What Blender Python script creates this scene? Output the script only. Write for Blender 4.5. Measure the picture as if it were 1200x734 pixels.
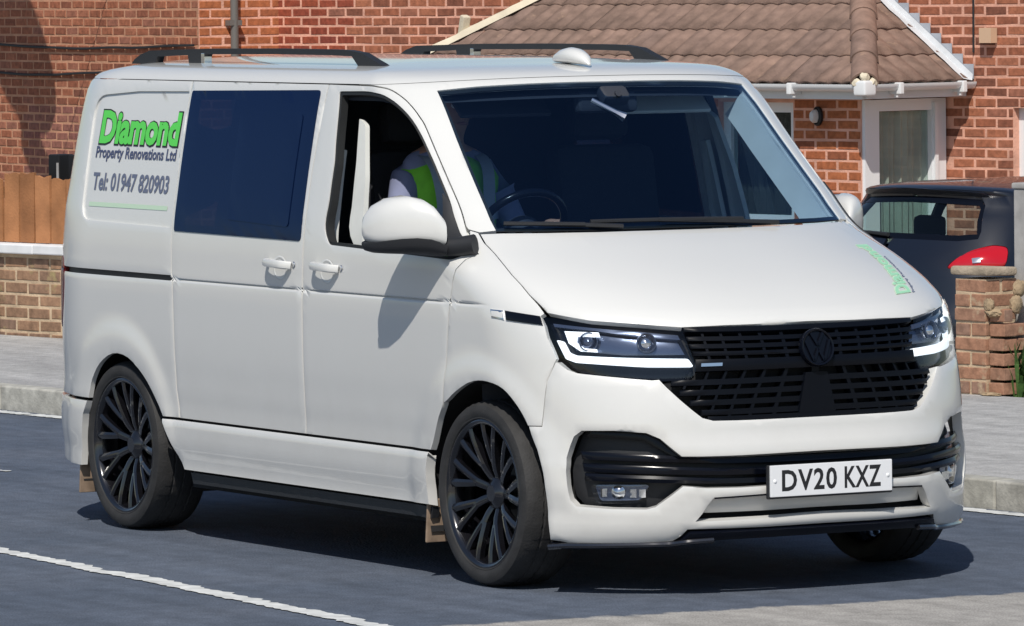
import bpy, bmesh, math, random
from mathutils import Vector, Matrix, Euler
from mathutils.geometry import delaunay_2d_cdt
for o in list(bpy.data.objects): bpy.data.objects.remove(o, do_unlink=True)
SC = bpy.context.scene
COL = SC.collection
rnd = random.Random(7)
# ------------------------------------------------------------------ camera
cam_d = bpy.data.cameras.new('camera')
cam = bpy.data.objects.new('camera', cam_d); COL.objects.link(cam)
cam_d.sensor_width = 36.0
cam_d.lens = 7433.71/1200*36
cam_d.clip_start = 1.0; cam_d.clip_end = 4000
cam.matrix_world = Matrix([[0.4953708, -0.0418859, 0.8676712, 20.34233], [0.8686103, 0.0366867, -0.4941359, -12.38398], [-0.0111347, 0.9984486, 0.054556, 2.28785], [0, 0, 0, 1]])
SC.camera = cam
# ------------------------------------------------------------------ sky and sun
SUN_DIR = Vector((.30, -.235, .45)).normalized()
world = bpy.data.worlds.new('World'); SC.world = world; world.use_nodes = True
wn = world.node_tree; wn.nodes.clear()
sky = wn.nodes.new('ShaderNodeTexSky'); sky.sky_type = 'NISHITA'; sky.sun_disc = False
sky.sun_elevation = math.asin(SUN_DIR.z); sky.sun_rotation = math.atan2(SUN_DIR.x, SUN_DIR.y)
sky.air_density = 1.0; sky.dust_density = .6; sky.ozone_density = 2.0
bg = wn.nodes.new('ShaderNodeBackground'); bg.inputs['Strength'].default_value = .085
wo = wn.nodes.new('ShaderNodeOutputWorld')
wn.links.new(sky.outputs[0], bg.inputs[0]); wn.links.new(bg.outputs[0], wo.inputs[0])
sd = bpy.data.lights.new('sun', 'SUN'); sd.energy = 4.3; sd.angle = math.radians(.5); sd.color = (1.0, .95, .87)
sun = bpy.data.objects.new('sun', sd); COL.objects.link(sun)
sun.rotation_euler = SUN_DIR.to_track_quat('Z', 'Y').to_euler(); sun.location = (10, -10, 20)
SC.view_settings.view_transform = 'Standard'; SC.view_settings.look = 'None'
SC.view_settings.exposure = 0.0; SC.view_settings.gamma = 1.0
SC.cycles.max_bounces = 10; SC.cycles.transparent_max_bounces = 16
# ------------------------------------------------------------------ materials
def new_mat(name):
    m = bpy.data.materials.new(name); m.use_nodes = True
    nt = m.node_tree
    return m, nt, nt.nodes['Principled BSDF']
def node(nt, t, **kw):
    n = nt.nodes.new(t)
    for k, v in kw.items(): setattr(n, k, v)
    return n
def plain(name, col, rough=.5, metal=0, coat=0, spec=.5, emit=None, es=0, noise=0, nscale=8, bump=0, bscale=60):
    """Principled colour with slight procedural mottling, roughness variation and optional grain."""
    m, nt, b = new_mat(name)
    b.inputs['Roughness'].default_value = rough; b.inputs['Metallic'].default_value = metal
    b.inputs['Coat Weight'].default_value = coat; b.inputs['Coat Roughness'].default_value = .04
    b.inputs['Specular IOR Level'].default_value = spec
    b.inputs['Base Color'].default_value = (*col, 1)
    tc = node(nt, 'ShaderNodeTexCoord')
    if noise:
        n = node(nt, 'ShaderNodeTexNoise'); n.inputs['Scale'].default_value = nscale; n.inputs['Detail'].default_value = 5
        nt.links.new(tc.outputs['Object'], n.inputs['Vector'])
        r = node(nt, 'ShaderNodeValToRGB')
        r.color_ramp.elements[0].position = .3; r.color_ramp.elements[1].position = .7
        r.color_ramp.elements[0].color = (*[c*(1-noise) for c in col], 1)
        r.color_ramp.elements[1].color = (*[min(1, c*(1+noise*.6)) for c in col], 1)
        nt.links.new(n.outputs['Fac'], r.inputs[0]); nt.links.new(r.outputs[0], b.inputs['Base Color'])
    if bump:
        n2 = node(nt, 'ShaderNodeTexNoise'); n2.inputs['Scale'].default_value = bscale; n2.inputs['Detail'].default_value = 4
        nt.links.new(tc.outputs['Object'], n2.inputs['Vector'])
        bp = node(nt, 'ShaderNodeBump'); bp.inputs['Strength'].default_value = bump; bp.inputs['Distance'].default_value = .01
        nt.links.new(n2.outputs['Fac'], bp.inputs['Height']); nt.links.new(bp.outputs[0], b.inputs['Normal'])
    if emit:
        b.inputs['Emission Color'].default_value = (*emit, 1); b.inputs['Emission Strength'].default_value = es
    return m
def glass_mat(name, tint, gloss=(1, 1, 1), ior=1.5, rough=0.0, film=0.0, filmcol=(0, 0, 0)):
    "thin pane: tinted transmission, fresnel mirror reflection, optional dark film whose blue holds a painted sky reflection"
    m = bpy.data.materials.new(name); m.use_nodes = True; nt = m.node_tree; nt.nodes.clear()
    out = node(nt, 'ShaderNodeOutputMaterial')
    tr = node(nt, 'ShaderNodeBsdfTransparent'); tr.inputs[0].default_value = (*tint, 1)
    gl = node(nt, 'ShaderNodeBsdfGlossy'); gl.inputs['Roughness'].default_value = rough; gl.inputs[0].default_value = (*gloss, 1)
    lw = node(nt, 'ShaderNodeLayerWeight'); lw.inputs[0].default_value = .5       # Schlick, the same from both faces of the pane
    pw = node(nt, 'ShaderNodeMath', operation='POWER'); pw.inputs[1].default_value = 5.0
    nt.links.new(lw.outputs['Facing'], pw.inputs[0])
    f0 = ((ior-1)/(ior+1))**2*1.7
    fr = node(nt, 'ShaderNodeMath', operation='MULTIPLY_ADD'); fr.inputs[1].default_value = 1-f0; fr.inputs[2].default_value = f0
    nt.links.new(pw.outputs[0], fr.inputs[0])
    mx = node(nt, 'ShaderNodeMixShader')
    src = tr
    if film:
        df = node(nt, 'ShaderNodeBsdfDiffuse'); df.inputs[0].default_value = (*filmcol, 1)
        m2 = node(nt, 'ShaderNodeMixShader'); m2.inputs[0].default_value = film
        nt.links.new(tr.outputs[0], m2.inputs[1]); nt.links.new(df.outputs[0], m2.inputs[2]); src = m2
    nt.links.new(fr.outputs[0], mx.inputs[0]); nt.links.new(src.outputs[0], mx.inputs[1]); nt.links.new(gl.outputs[0], mx.inputs[2])
    nt.links.new(mx.outputs[0], out.inputs[0])
    return m
def per_object(name, stops, rough=.85, grain=.35, gscale=25, bump=.4, bscale=70, blotch=None):
    "each copy takes its own colour from the ramp (Object Info random), with grain on top"
    m, nt, b = new_mat(name); b.inputs['Roughness'].default_value = rough
    b.inputs['Specular IOR Level'].default_value = .25
    oi = node(nt, 'ShaderNodeObjectInfo'); r = node(nt, 'ShaderNodeValToRGB'); r.color_ramp.interpolation = 'LINEAR'
    e = r.color_ramp.elements
    while len(e) < len(stops): e.new(.5)
    for i, (p, c) in enumerate(stops): e[i].position = p; e[i].color = (*c, 1)
    geo = node(nt, 'ShaderNodeNewGeometry'); n = node(nt, 'ShaderNodeTexNoise'); n.inputs['Scale'].default_value = gscale; n.inputs['Detail'].default_value = 6
    nt.links.new(geo.outputs['Position'], n.inputs['Vector'])
    # joined pieces have one random per object: their own spread comes from the island
    ad = node(nt, 'ShaderNodeMath', operation='ADD'); nt.links.new(oi.outputs['Random'], ad.inputs[0]); nt.links.new(geo.outputs['Random Per Island'], ad.inputs[1])
    fr = node(nt, 'ShaderNodeMath', operation='FRACT'); nt.links.new(ad.outputs[0], fr.inputs[0]); nt.links.new(fr.outputs[0], r.inputs[0])
    mr = node(nt, 'ShaderNodeMapRange'); mr.inputs['From Min'].default_value = .25; mr.inputs['From Max'].default_value = .75
    mr.inputs['To Min'].default_value = 1-grain; mr.inputs['To Max'].default_value = 1+grain*.8
    nt.links.new(n.outputs['Fac'], mr.inputs[0])
    mx = node(nt, 'ShaderNodeMix', data_type='RGBA', blend_type='MULTIPLY'); mx.inputs['Factor'].default_value = 1
    nt.links.new(r.outputs[0], mx.inputs['A']); nt.links.new(mr.outputs[0], mx.inputs['B'])
    last = mx.outputs['Result']
    if blotch:
        n3 = node(nt, 'ShaderNodeTexNoise'); n3.inputs['Scale'].default_value = blotch[0]; n3.inputs['Detail'].default_value = 8; n3.inputs['Roughness'].default_value = .65
        nt.links.new(geo.outputs['Position'], n3.inputs['Vector'])
        m3 = node(nt, 'ShaderNodeMapRange'); m3.inputs['From Min'].default_value = blotch[1]; m3.inputs['From Max'].default_value = blotch[1]+.12
        nt.links.new(n3.outputs['Fac'], m3.inputs[0])
        x3 = node(nt, 'ShaderNodeMix', data_type='RGBA'); x3.inputs['B'].default_value = (*blotch[2], 1)
        nt.links.new(m3.outputs[0], x3.inputs['Factor']); nt.links.new(last, x3.inputs['A']); last = x3.outputs['Result']
    nt.links.new(last, b.inputs['Base Color'])
    n2 = node(nt, 'ShaderNodeTexNoise'); n2.inputs['Scale'].default_value = bscale; nt.links.new(geo.outputs['Position'], n2.inputs['Vector'])
    bp = node(nt, 'ShaderNodeBump'); bp.inputs['Strength'].default_value = bump; bp.inputs['Distance'].default_value = .006
    nt.links.new(n2.outputs['Fac'], bp.inputs['Height']); nt.links.new(bp.outputs[0], b.inputs['Normal'])
    return m
def paint_mat(name, col, dirt=None, coat=1.0):
    "car paint under clear coat; road film with a shape of its own gathers low on the sills"
    m, nt, b = new_mat(name)
    b.inputs['Roughness'].default_value = .38; b.inputs['Coat Weight'].default_value = coat; b.inputs['Coat Roughness'].default_value = .05
    b.inputs['Base Color'].default_value = (*col, 1)
    tc = node(nt, 'ShaderNodeTexCoord')
    n2 = node(nt, 'ShaderNodeTexNoise'); n2.inputs['Scale'].default_value = 1.6; n2.inputs['Detail'].default_value = 1
    nt.links.new(tc.outputs['Object'], n2.inputs['Vector'])
    bp = node(nt, 'ShaderNodeBump'); bp.inputs['Strength'].default_value = .02; bp.inputs['Distance'].default_value = .02
    nt.links.new(n2.outputs['Fac'], bp.inputs['Height']); nt.links.new(bp.outputs[0], b.inputs['Normal']); nt.links.new(bp.outputs[0], b.inputs['Coat Normal'])
    if dirt:
        n = node(nt, 'ShaderNodeTexNoise'); n.inputs['Scale'].default_value = 5; n.inputs['Detail'].default_value = 8; n.inputs['Roughness'].default_value = .7
        nt.links.new(tc.outputs['Object'], n.inputs['Vector'])
        sp = node(nt, 'ShaderNodeSeparateXYZ'); nt.links.new(tc.outputs['Object'], sp.inputs[0])
        mr = node(nt, 'ShaderNodeMapRange'); mr.inputs['From Min'].default_value = 1.0; mr.inputs['From Max'].default_value = .25
        mr.inputs['To Min'].default_value = 0; mr.inputs['To Max'].default_value = .5
        nt.links.new(sp.outputs['Z'], mr.inputs[0])
        mu = node(nt, 'ShaderNodeMath', operation='MULTIPLY'); nt.links.new(mr.outputs[0], mu.inputs[0]); nt.links.new(n.outputs['Fac'], mu.inputs[1])
        mx = node(nt, 'ShaderNodeMix', data_type='RGBA'); mx.inputs['A'].default_value = (*col, 1); mx.inputs['B'].default_value = (*dirt, 1)
        nt.links.new(mu.outputs[0], mx.inputs['Factor']); nt.links.new(mx.outputs['Result'], b.inputs['Base Color'])
    return m
M = {}
M['paint'] = paint_mat('white_paint', (.650, .650, .632), (.40, .37, .33))
M['black_paint'] = paint_mat('black_paint', (.003, .005, .012), coat=.8)
M['gloss_black'] = plain('gloss_black_plastic', (.003, .004, .008), .20, spec=.25)
M['lip'] = plain('polished_black_lip', (.01, .01, .012), .12, coat=1.0, spec=.8)
M['slat'] = plain('grille_plastic', (.003, .004, .007), .38, spec=.15)
M['matt_black'] = plain('matt_black_plastic', (.014, .015, .018), .55, bump=.15, bscale=300)
M['seal'] = plain('black_rubber_seal', (.010, .011, .012), .6)
M['rubber'] = plain('tyre_rubber', (.025, .0245, .025), .75, noise=.35, nscale=14, bump=.2, bscale=120)
M['rim'] = plain('gloss_black_alloy', (.006, .006, .008), .2, metal=0, coat=1.0)
M['hub'] = plain('brake_metal', (.09, .09, .09), .5, metal=.8)
M['under'] = plain('underbody', (.010, .010, .011), .9)
M['cabin'] = plain('cabin_dark_trim', (.026, .030, .042), .7, bump=.2, bscale=200)
M['seatcloth'] = plain('seat_cloth', (.018, .020, .026), .9, bump=.3, bscale=250)
M['trim'] = plain('pale_pillar_trim', (.66, .67, .64), .75, noise=.06)
M['chrome'] = plain('chrome', (.75, .76, .78), .12, metal=1)
M['lens_white'] = plain('daytime_lamp', (.8, .82, .85), .2, emit=(.85, .93, 1.0), es=.9)
M['lamp_back'] = plain('lamp_reflector', (.12, .145, .21), .2, metal=.75)
M['wind'] = glass_mat('windscreen_glass', (.56, .69, .80), gloss=(.42, .66, 1.0), ior=1.55)
M['doorglass'] = glass_mat('door_glass', (.60, .74, .78), ior=1.45)
M['privacy'] = glass_mat('privacy_glass', (.03, .04, .06), gloss=(.42, .58, 1.0), ior=1.38, film=.6, filmcol=(.004, .013, .05))  # dark film; the sky's blue reflection is put into its colour
M['lampglass'] = glass_mat('lamp_cover', (.93, .95, .97), ior=1.35)
M['carglass'] = glass_mat('car_glass', (.60, .72, .72), ior=1.4)
M['house_glass'] = glass_mat('window_glass', (.85, .9, .88), ior=1.25)
M['plate'] = plain('number_plate', (.74, .75, .77), .35, coat=.2)
M['ink'] = plain('black_ink', (.012, .012, .014), .5)
M['navy'] = plain('navy_vinyl', (.06, .075, .15), .5)
M['greyblue'] = plain('greyblue_vinyl', (.12, .14, .21), .5)
M['green'] = plain('lime_green_vinyl', (.10, .62, .09), .5)
M['greenhood'] = plain('bonnet_green_vinyl', (.30, .60, .40), .5)  # paler, less saturated green for the bonnet lettering
M['greenpale'] = plain('pale_green_vinyl', (.50, .66, .50), .5)
M['flap'] = plain('mudflap_dirty', (.28, .20, .14), .9, noise=.35, nscale=18)
M['red'] = plain('red_lamp', (.42, .006, .012), .15, coat=.8, emit=(.7, .01, .02), es=.10)
M['red_dark'] = plain('unlit_tail_lamp', (.10, .006, .008), .25)
M['amber'] = plain('amber_lamp', (.5, .14, .02), .2)
M['skin'] = plain('skin', (.42, .23, .16), .55)
M['hair'] = plain('dark_hair', (.02, .015, .012), .7)
M['sleeve'] = plain('grey_work_sleeve', (.20, .22, .34), .9, noise=.2)
M['hivis'] = plain('hivis_green_cloth', (.20, .62, .04), .8, noise=.15, nscale=20)
M['reflect'] = plain('reflective_band', (.30, .34, .38), .4)
M['trousers'] = plain('dark_trousers', (.03, .03, .04), .9)
# setting
BR = (.33, .105, .048); 
M['brick'] = per_object('house_brick', [(0, (.20, .078, .05)), (.15, (.28, .10, .058)), (.5, (.34, .12, .066)), (.8, (.39, .145, .08)), (1, (.30, .125, .085))])
M['brick_red'] = per_object('red_house_brick', [(0, (.26, .060, .036)), (.5, (.32, .078, .040)), (1, (.23, .055, .038))])
M['brick_pink'] = per_object('pink_house_brick', [(0, (.27, .115, .085)), (.5, (.31, .13, .095)), (1, (.25, .10, .08))])
M['brick_orange'] = per_object('orange_house_brick', [(0, (.34, .105, .045)), (.3, (.42, .14, .058)), (.8, (.37, .125, .055)), (1, (.26, .085, .045))])
M['brick_old'] = per_object('weathered_wall_brick', [(0, (.25, .15, .095)), (.5, (.33, .195, .12)), (1, (.22, .14, .10))], blotch=(6, .56, (.36, .29, .14)))
M['brick_pillar'] = per_object('pillar_brick', [(0, (.29, .16, .105)), (.5, (.36, .185, .115)), (1, (.27, .165, .12))], blotch=(9, .58, (.44, .33, .22)))
M['mortar'] = plain('sandy_mortar', (.72, .38, .275), .95, noise=.25, nscale=5, bump=.5)
M['mortar_brown'] = plain('brown_mortar', (.55, .28, .17), .95, noise=.25, nscale=5, bump=.5)
M['mortar_old'] = plain('old_mortar', (.56, .42, .28), .95, noise=.3, nscale=7, bump=.5)
M['tile'] = per_object('concrete_roof_tile', [(0, (.215, .145, .115)), (.4, (.25, .165, .13)), (.75, (.205, .140, .115)), (1, (.27, .175, .135))], grain=.35, gscale=9, blotch=(7, .61, (.33, .22, .16)))
M['upvc'] = plain('white_upvc', (.78, .79, .80), .35)
M['soffit'] = plain('white_soffit', (.72, .73, .74), .5)
M['lead'] = plain('lead_flashing', (.40, .43, .48), .55, noise=.15, nscale=9)
M['render'] = plain('cream_mortar_fillet', (.62, .55, .42), .95, noise=.12, bump=.3)
M['cement'] = plain('grey_cement', (.30, .26, .21), .95, noise=.3, bump=.4)
M['fence'] = per_object('fence_board', [(0, (.36, .16, .068)), (.5, (.42, .19, .085)), (1, (.32, .14, .06))], grain=.3, gscale=6)
M['coping'] = plain('white_coping', (.72, .73, .74), .8, noise=.12, nscale=6)
M['stone'] = plain('pale_stone_cap', (.38, .31, .23), .9, noise=.3, nscale=12, bump=.5)
M['rubble'] = plain('tan_rubble', (.34, .25, .155), .95, noise=.35, nscale=14, bump=.6)
M['post'] = plain('grey_post', (.40, .39, .38), .9, noise=.3, nscale=7)
M['pipe'] = plain('grey_downpipe', (.14, .13, .12), .5)
M['dish'] = plain('black_dish', (.006, .006, .007), .6)
M['curtain'] = plain('grey_curtain', (.55, .53, .50), .9, noise=.25, nscale=3)
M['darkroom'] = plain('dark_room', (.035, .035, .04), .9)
M['lampshade'] = plain('frosted_lamp', (.6, .6, .6), .3)
M['leaf'] = per_object('weed_leaf', [(0, (.045, .10, .025)), (.5, (.07, .14, .035)), (1, (.05, .09, .03))])
M['kerb'] = per_object('kerb_concrete', [(0, (.37, .36, .32)), (.5, (.41, .40, .36)), (1, (.34, .33, .30))], gscale=14)
def asphalt(name, col, col2, agg=.35, patch=None, line=None):
    m, nt, b = new_mat(name); b.inputs['Roughness'].default_value = .86; b.inputs['Specular IOR Level'].default_value = .3
    tc = node(nt, 'ShaderNodeTexCoord')
    def noise(s, d=5, r=.55):
        n = node(nt, 'ShaderNodeTexNoise'); n.inputs['Scale'].default_value = s; n.inputs['Detail'].default_value = d; n.inputs['Roughness'].default_value = r
        nt.links.new(tc.outputs['Object'], n.inputs['Vector']); return n
    def rng(src, a, b_, c, d):
        r = node(nt, 'ShaderNodeMapRange'); r.inputs['From Min'].default_value = a; r.inputs['From Max'].default_value = b_
        r.inputs['To Min'].default_value = c; r.inputs['To Max'].default_value = d; nt.links.new(src, r.inputs[0]); return r.outputs[0]
    big = noise(.9, 6); fine = noise(140, 2)
    mp = node(nt, 'ShaderNodeMapping'); mp.inputs['Scale'].default_value = (.35, 4.5, 1); mp.inputs['Rotation'].default_value = (0, 0, -.09)
    nt.links.new(tc.outputs['Object'], mp.inputs[0]); streak = noise(1.3, 4); nt.links.new(mp.outputs[0], streak.inputs['Vector'])
    mx = node(nt, 'ShaderNodeMix', data_type='RGBA'); mx.inputs['A'].default_value = (*col, 1); mx.inputs['B'].default_value = (*col2, 1)
    nt.links.new(rng(big.outputs['Fac'], .38, .62, 0, 1), mx.inputs['Factor'])
    last = mx.outputs['Result']
    if patch:            # a newer lighter surface beyond a ragged joint across the road
        sp = node(nt, 'ShaderNodeSeparateXYZ'); nt.links.new(tc.outputs['Object'], sp.inputs[0])
        ad = node(nt, 'ShaderNodeMath', operation='MULTIPLY_ADD'); ad.inputs[1].default_value = patch[1]
        nt.links.new(sp.outputs['Y'], ad.inputs[0]); nt.links.new(sp.outputs['X'], ad.inputs[2])
        w = noise(6, 6, .7); a2 = node(nt, 'ShaderNodeMath', operation='MULTIPLY_ADD'); a2.inputs[1].default_value = .30
        nt.links.new(w.outputs['Fac'], a2.inputs[0]); nt.links.new(ad.outputs[0], a2.inputs[2])
        f = rng(a2.outputs[0], patch[0], patch[0]+.05, 0, 1)
        x2 = node(nt, 'ShaderNodeMix', data_type='RGBA'); x2.inputs['B'].default_value = (*patch[2], 1)
        nt.links.new(f, x2.inputs['Factor']); nt.links.new(last, x2.inputs['A']); last = x2.outputs['Result']
    v = node(nt, 'ShaderNodeTexVoronoi'); v.inputs['Scale'].default_value = 95; nt.links.new(tc.outputs['Object'], v.inputs['Vector'])
    ml = node(nt, 'ShaderNodeMix', data_type='RGBA', blend_type='MULTIPLY'); ml.inputs['Factor'].default_value = 1
    sm = node(nt, 'ShaderNodeMath', operation='MULTIPLY'); nt.links.new(rng(fine.outputs['Fac'], .3, .7, 1-agg, 1+agg), sm.inputs[0])
    m0 = node(nt, 'ShaderNodeMath', operation='MULTIPLY'); nt.links.new(rng(noise(9, 6, .7).outputs['Fac'], .35, .65, .84, 1.16), m0.inputs[0]); nt.links.new(rng(streak.outputs['Fac'], .35, .65, .88, 1.12), m0.inputs[1])
    nt.links.new(m0.outputs[0], sm.inputs[1])
    st = node(nt, 'ShaderNodeMath', operation='MULTIPLY')            # oil drips and repaired spots
    nt.links.new(rng(noise(1.7, 7, .75).outputs['Fac'], .62, .70, 1, .78), st.inputs[0]); nt.links.new(sm.outputs[0], st.inputs[1]); sm = st
    s2 = node(nt, 'ShaderNodeMath', operation='MULTIPLY')
    nt.links.new(rng(noise(26, 3, .8).outputs['Fac'], .66, .72, 1, 1.35), s2.inputs[0]); nt.links.new(sm.outputs[0], s2.inputs[1]); sm = s2
    nt.links.new(last, ml.inputs['A']); nt.links.new(sm.outputs[0], ml.inputs['B'])
    nt.links.new(ml.outputs['Result'], b.inputs['Base Color'])
    bp = node(nt, 'ShaderNodeBump'); bp.inputs['Strength'].default_value = .5; bp.inputs['Distance'].default_value = .008
    nt.links.new(v.outputs['Distance'], bp.inputs['Height']); nt.links.new(bp.outputs[0], b.inputs['Normal'])
    return m
M['road'] = asphalt('road_asphalt', (.076, .094, .128), (.094, .111, .145), patch=(1.42, -.10, (.325, .31, .29)))
M['pave'] = asphalt('pavement_asphalt', (.34, .335, .33), (.39, .385, .375), agg=.2)
M['drive'] = asphalt('driveway_gravel', (.20, .19, .17), (.25, .23, .20))
M['line'] = plain('worn_white_line', (.60, .61, .60), .8, noise=.25, nscale=12, bump=.3)
# ------------------------------------------------------------------ object helpers
def tag(o, label=None, cat=None, group=None, kind=None):
    if label: o['label'] = label
    if cat: o['category'] = cat
    if group: o['group'] = group
    if kind: o['kind'] = kind
    return o
def empty(name, loc=(0, 0, 0), rz=0, label=None, cat=None, group=None):
    o = bpy.data.objects.new(name, None); COL.objects.link(o); o.location = loc; o.rotation_euler = (0, 0, rz)
    o.empty_display_size = .2
    return tag(o, label, cat, group)
def link_mesh(name, me, parent=None):
    o = bpy.data.objects.new(name, me); COL.objects.link(o)
    if parent: o.parent = parent
    return o
BEVELLED = set()
def area_normals(bm):
    "per-corner normals weighted by face area, split at sharp edges, so bevelled blocks shade flat"
    bm.faces.index_update(); out = {}
    for v in bm.verts:
        left = set(v.link_faces)
        while left:
            st = [left.pop()]; grp = [st[0]]
            while st:
                f = st.pop()
                for e in f.edges:
                    if e.smooth and v in e.verts:
                        for g in e.link_faces:
                            if g in left: left.discard(g); st.append(g); grp.append(g)
            n = Vector((0, 0, 0))
            for f in grp: n += f.normal*f.calc_area()
            n = n.normalized() if n.length > 0 else Vector((0, 0, 1))
            for f in grp: out[(f.index, v)] = n
    return [out[(f.index, l.vert)] for f in bm.faces for l in f.loops]
def obj(name, bm, mat, parent=None, smooth=True, angle=40):
    me = bpy.data.meshes.new(name); nrm = None
    if smooth:
        bm.normal_update()
        ca = math.cos(math.radians(angle))
        for f in bm.faces: f.smooth = True
        for e in bm.edges:
            if len(e.link_faces) == 2 and e.link_faces[0].normal.dot(e.link_faces[1].normal) < ca: e.smooth = False
    if smooth and id(bm) in BEVELLED: nrm = area_normals(bm)
    BEVELLED.discard(id(bm))
    bm.to_mesh(me); bm.free()
    if nrm: me.normals_split_custom_set(nrm)
    mats = mat if isinstance(mat, (list, tuple)) else [mat]
    for m in mats: me.materials.append(m)
    return link_mesh(name, me, parent)
def add_box(bm, c, s, rot=None, bev=0):
    "box centred at c, full size s; rot = 3x3 Matrix"
    r = bmesh.ops.create_cube(bm, size=1)['verts']
    if bev:
        BEVELLED.add(id(bm))
        for v in r: v.co = Vector((v.co.x*s[0], v.co.y*s[1], v.co.z*s[2]))
        es = list({e for v in r for e in v.link_edges})
        g = bmesh.ops.bevel(bm, geom=es, offset=bev, segments=2, affect='EDGES', profile=.5)
        r = list({v for f in g['faces'] for v in f.verts} | {v for v in r if v.is_valid})
        allv = set(r)
        for f in g['faces']:
            for v in f.verts: allv.add(v)
        r = list(allv)
        for v in r:
            p = v.co.copy()
            if rot is not None: p = rot @ p
            v.co = p+Vector(c)
        return r
    for v in r:
        p = Vector((v.co.x*s[0], v.co.y*s[1], v.co.z*s[2]))
        if rot is not None: p = rot @ p
        v.co = p+Vector(c)
    return r
def frames_along(pts):
    n = len(pts); T = []
    for i in range(n):
        a = pts[max(0, i-1)]; b = pts[min(n-1, i+1)]
        T.append((Vector(b)-Vector(a)).normalized())
    up = Vector((0, 0, 1)) if abs(T[0].z) < .9 else Vector((1, 0, 0))
    N = [(up-T[0]*up.dot(T[0])).normalized()]
    for i in range(1, n):
        v = N[-1]-T[i]*N[-1].dot(T[i]); N.append(v.normalized())
    return T, N
def add_tube(bm, pts, r, seg=8, sx=1.0, caps=True):
    "tube through pts; r radius or list; sx squashes along the side axis"
    pts = [Vector(p) for p in pts]; T, N = frames_along(pts)
    rings = []
    for i, p in enumerate(pts):
        rr = r[i] if isinstance(r, (list, tuple)) else r
        B = T[i].cross(N[i])
        rings.append([bm.verts.new(p+N[i]*math.cos(2*math.pi*k/seg)*rr+B*math.sin(2*math.pi*k/seg)*rr*sx) for k in range(seg)])
    for a, b in zip(rings, rings[1:]):
        for k in range(seg):
            bm.faces.new((a[k], a[(k+1) % seg], b[(k+1) % seg], b[k]))
    if caps:
        bm.faces.new(rings[0][::-1]); bm.faces.new(rings[-1])
def add_prism(bm, poly, h, mat4=None):
    "poly: list of (x, y) ccw, extruded from z 0 to h, then transformed"
    lo = [bm.verts.new((p[0], p[1], 0)) for p in poly]; hi = [bm.verts.new((p[0], p[1], h)) for p in poly]
    n = len(poly)
    bm.faces.new(lo[::-1]); bm.faces.new(hi)
    for i in range(n): bm.faces.new((lo[i], lo[(i+1) % n], hi[(i+1) % n], hi[i]))
    if mat4 is not None:
        for v in lo+hi: v.co = mat4 @ v.co
def add_lathe(bm, prof, seg=32, mat4=None, closed=False):
    "prof: (r, a) pairs; axis is local Z"
    rings = []
    for r, a in prof:
        rings.append([bm.verts.new((r*math.cos(2*math.pi*k/seg), r*math.sin(2*math.pi*k/seg), a)) for k in range(seg)])
    prs = list(zip(rings, rings[1:]))
    if closed: prs.append((rings[-1], rings[0]))
    for a, b in prs:
        for k in range(seg): bm.faces.new((a[k], a[(k+1) % seg], b[(k+1) % seg], b[k]))
    if mat4 is not None:
        for R in rings:
            for v in R: v.co = mat4 @ v.co
    return rings
def smooth_pts(pts, n=6):
    "Catmull-Rom through 3D points"
    P = [Vector(p) for p in pts]; out = []
    for i in range(len(P)-1):
        p0 = P[max(0, i-1)]; p1 = P[i]; p2 = P[i+1]; p3 = P[min(len(P)-1, i+2)]
        for k in range(n):
            t = k/n
            out.append(.5*((2*p1)+(p2-p0)*t+(2*p0-5*p1+4*p2-p3)*t*t+(3*p1-p0-3*p2+p3)*t**3))
    out.append(P[-1]); return out
# ------------------------------------------------------------------ vehicle skins
def pchip(xs, ys):
    n = len(xs)
    h = [xs[i+1]-xs[i] for i in range(n-1)]
    dl = [(ys[i+1]-ys[i])/h[i] for i in range(n-1)]
    m = [0.0]*n
    m[0], m[-1] = dl[0], dl[-1]
    for i in range(1, n-1):
        if dl[i-1]*dl[i] > 0:
            w1, w2 = 2*h[i]+h[i-1], h[i]+2*h[i-1]
            m[i] = (w1+w2)/(w1/dl[i-1]+w2/dl[i])
    def f(x):
        if x <= xs[0]: return ys[0]
        if x >= xs[-1]: return ys[-1]
        lo, hi = 0, n-1
        while hi-lo > 1:
            md = (lo+hi)//2
            if xs[md] <= x: lo = md
            else: hi = md
        t = (x-xs[lo])/h[lo]; t2 = t*t; t3 = t2*t
        return ((2*t3-3*t2+1)*ys[lo]+(t3-2*t2+t)*h[lo]*m[lo]
                +(3*t2-2*t3)*ys[hi]+(t3-t2)*h[lo]*m[hi])
    return f
def sstep(a, b, x):
    t = min(1.0, max(0.0, (x-a)/(b-a)))
    return t*t*(3-2*t)
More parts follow.
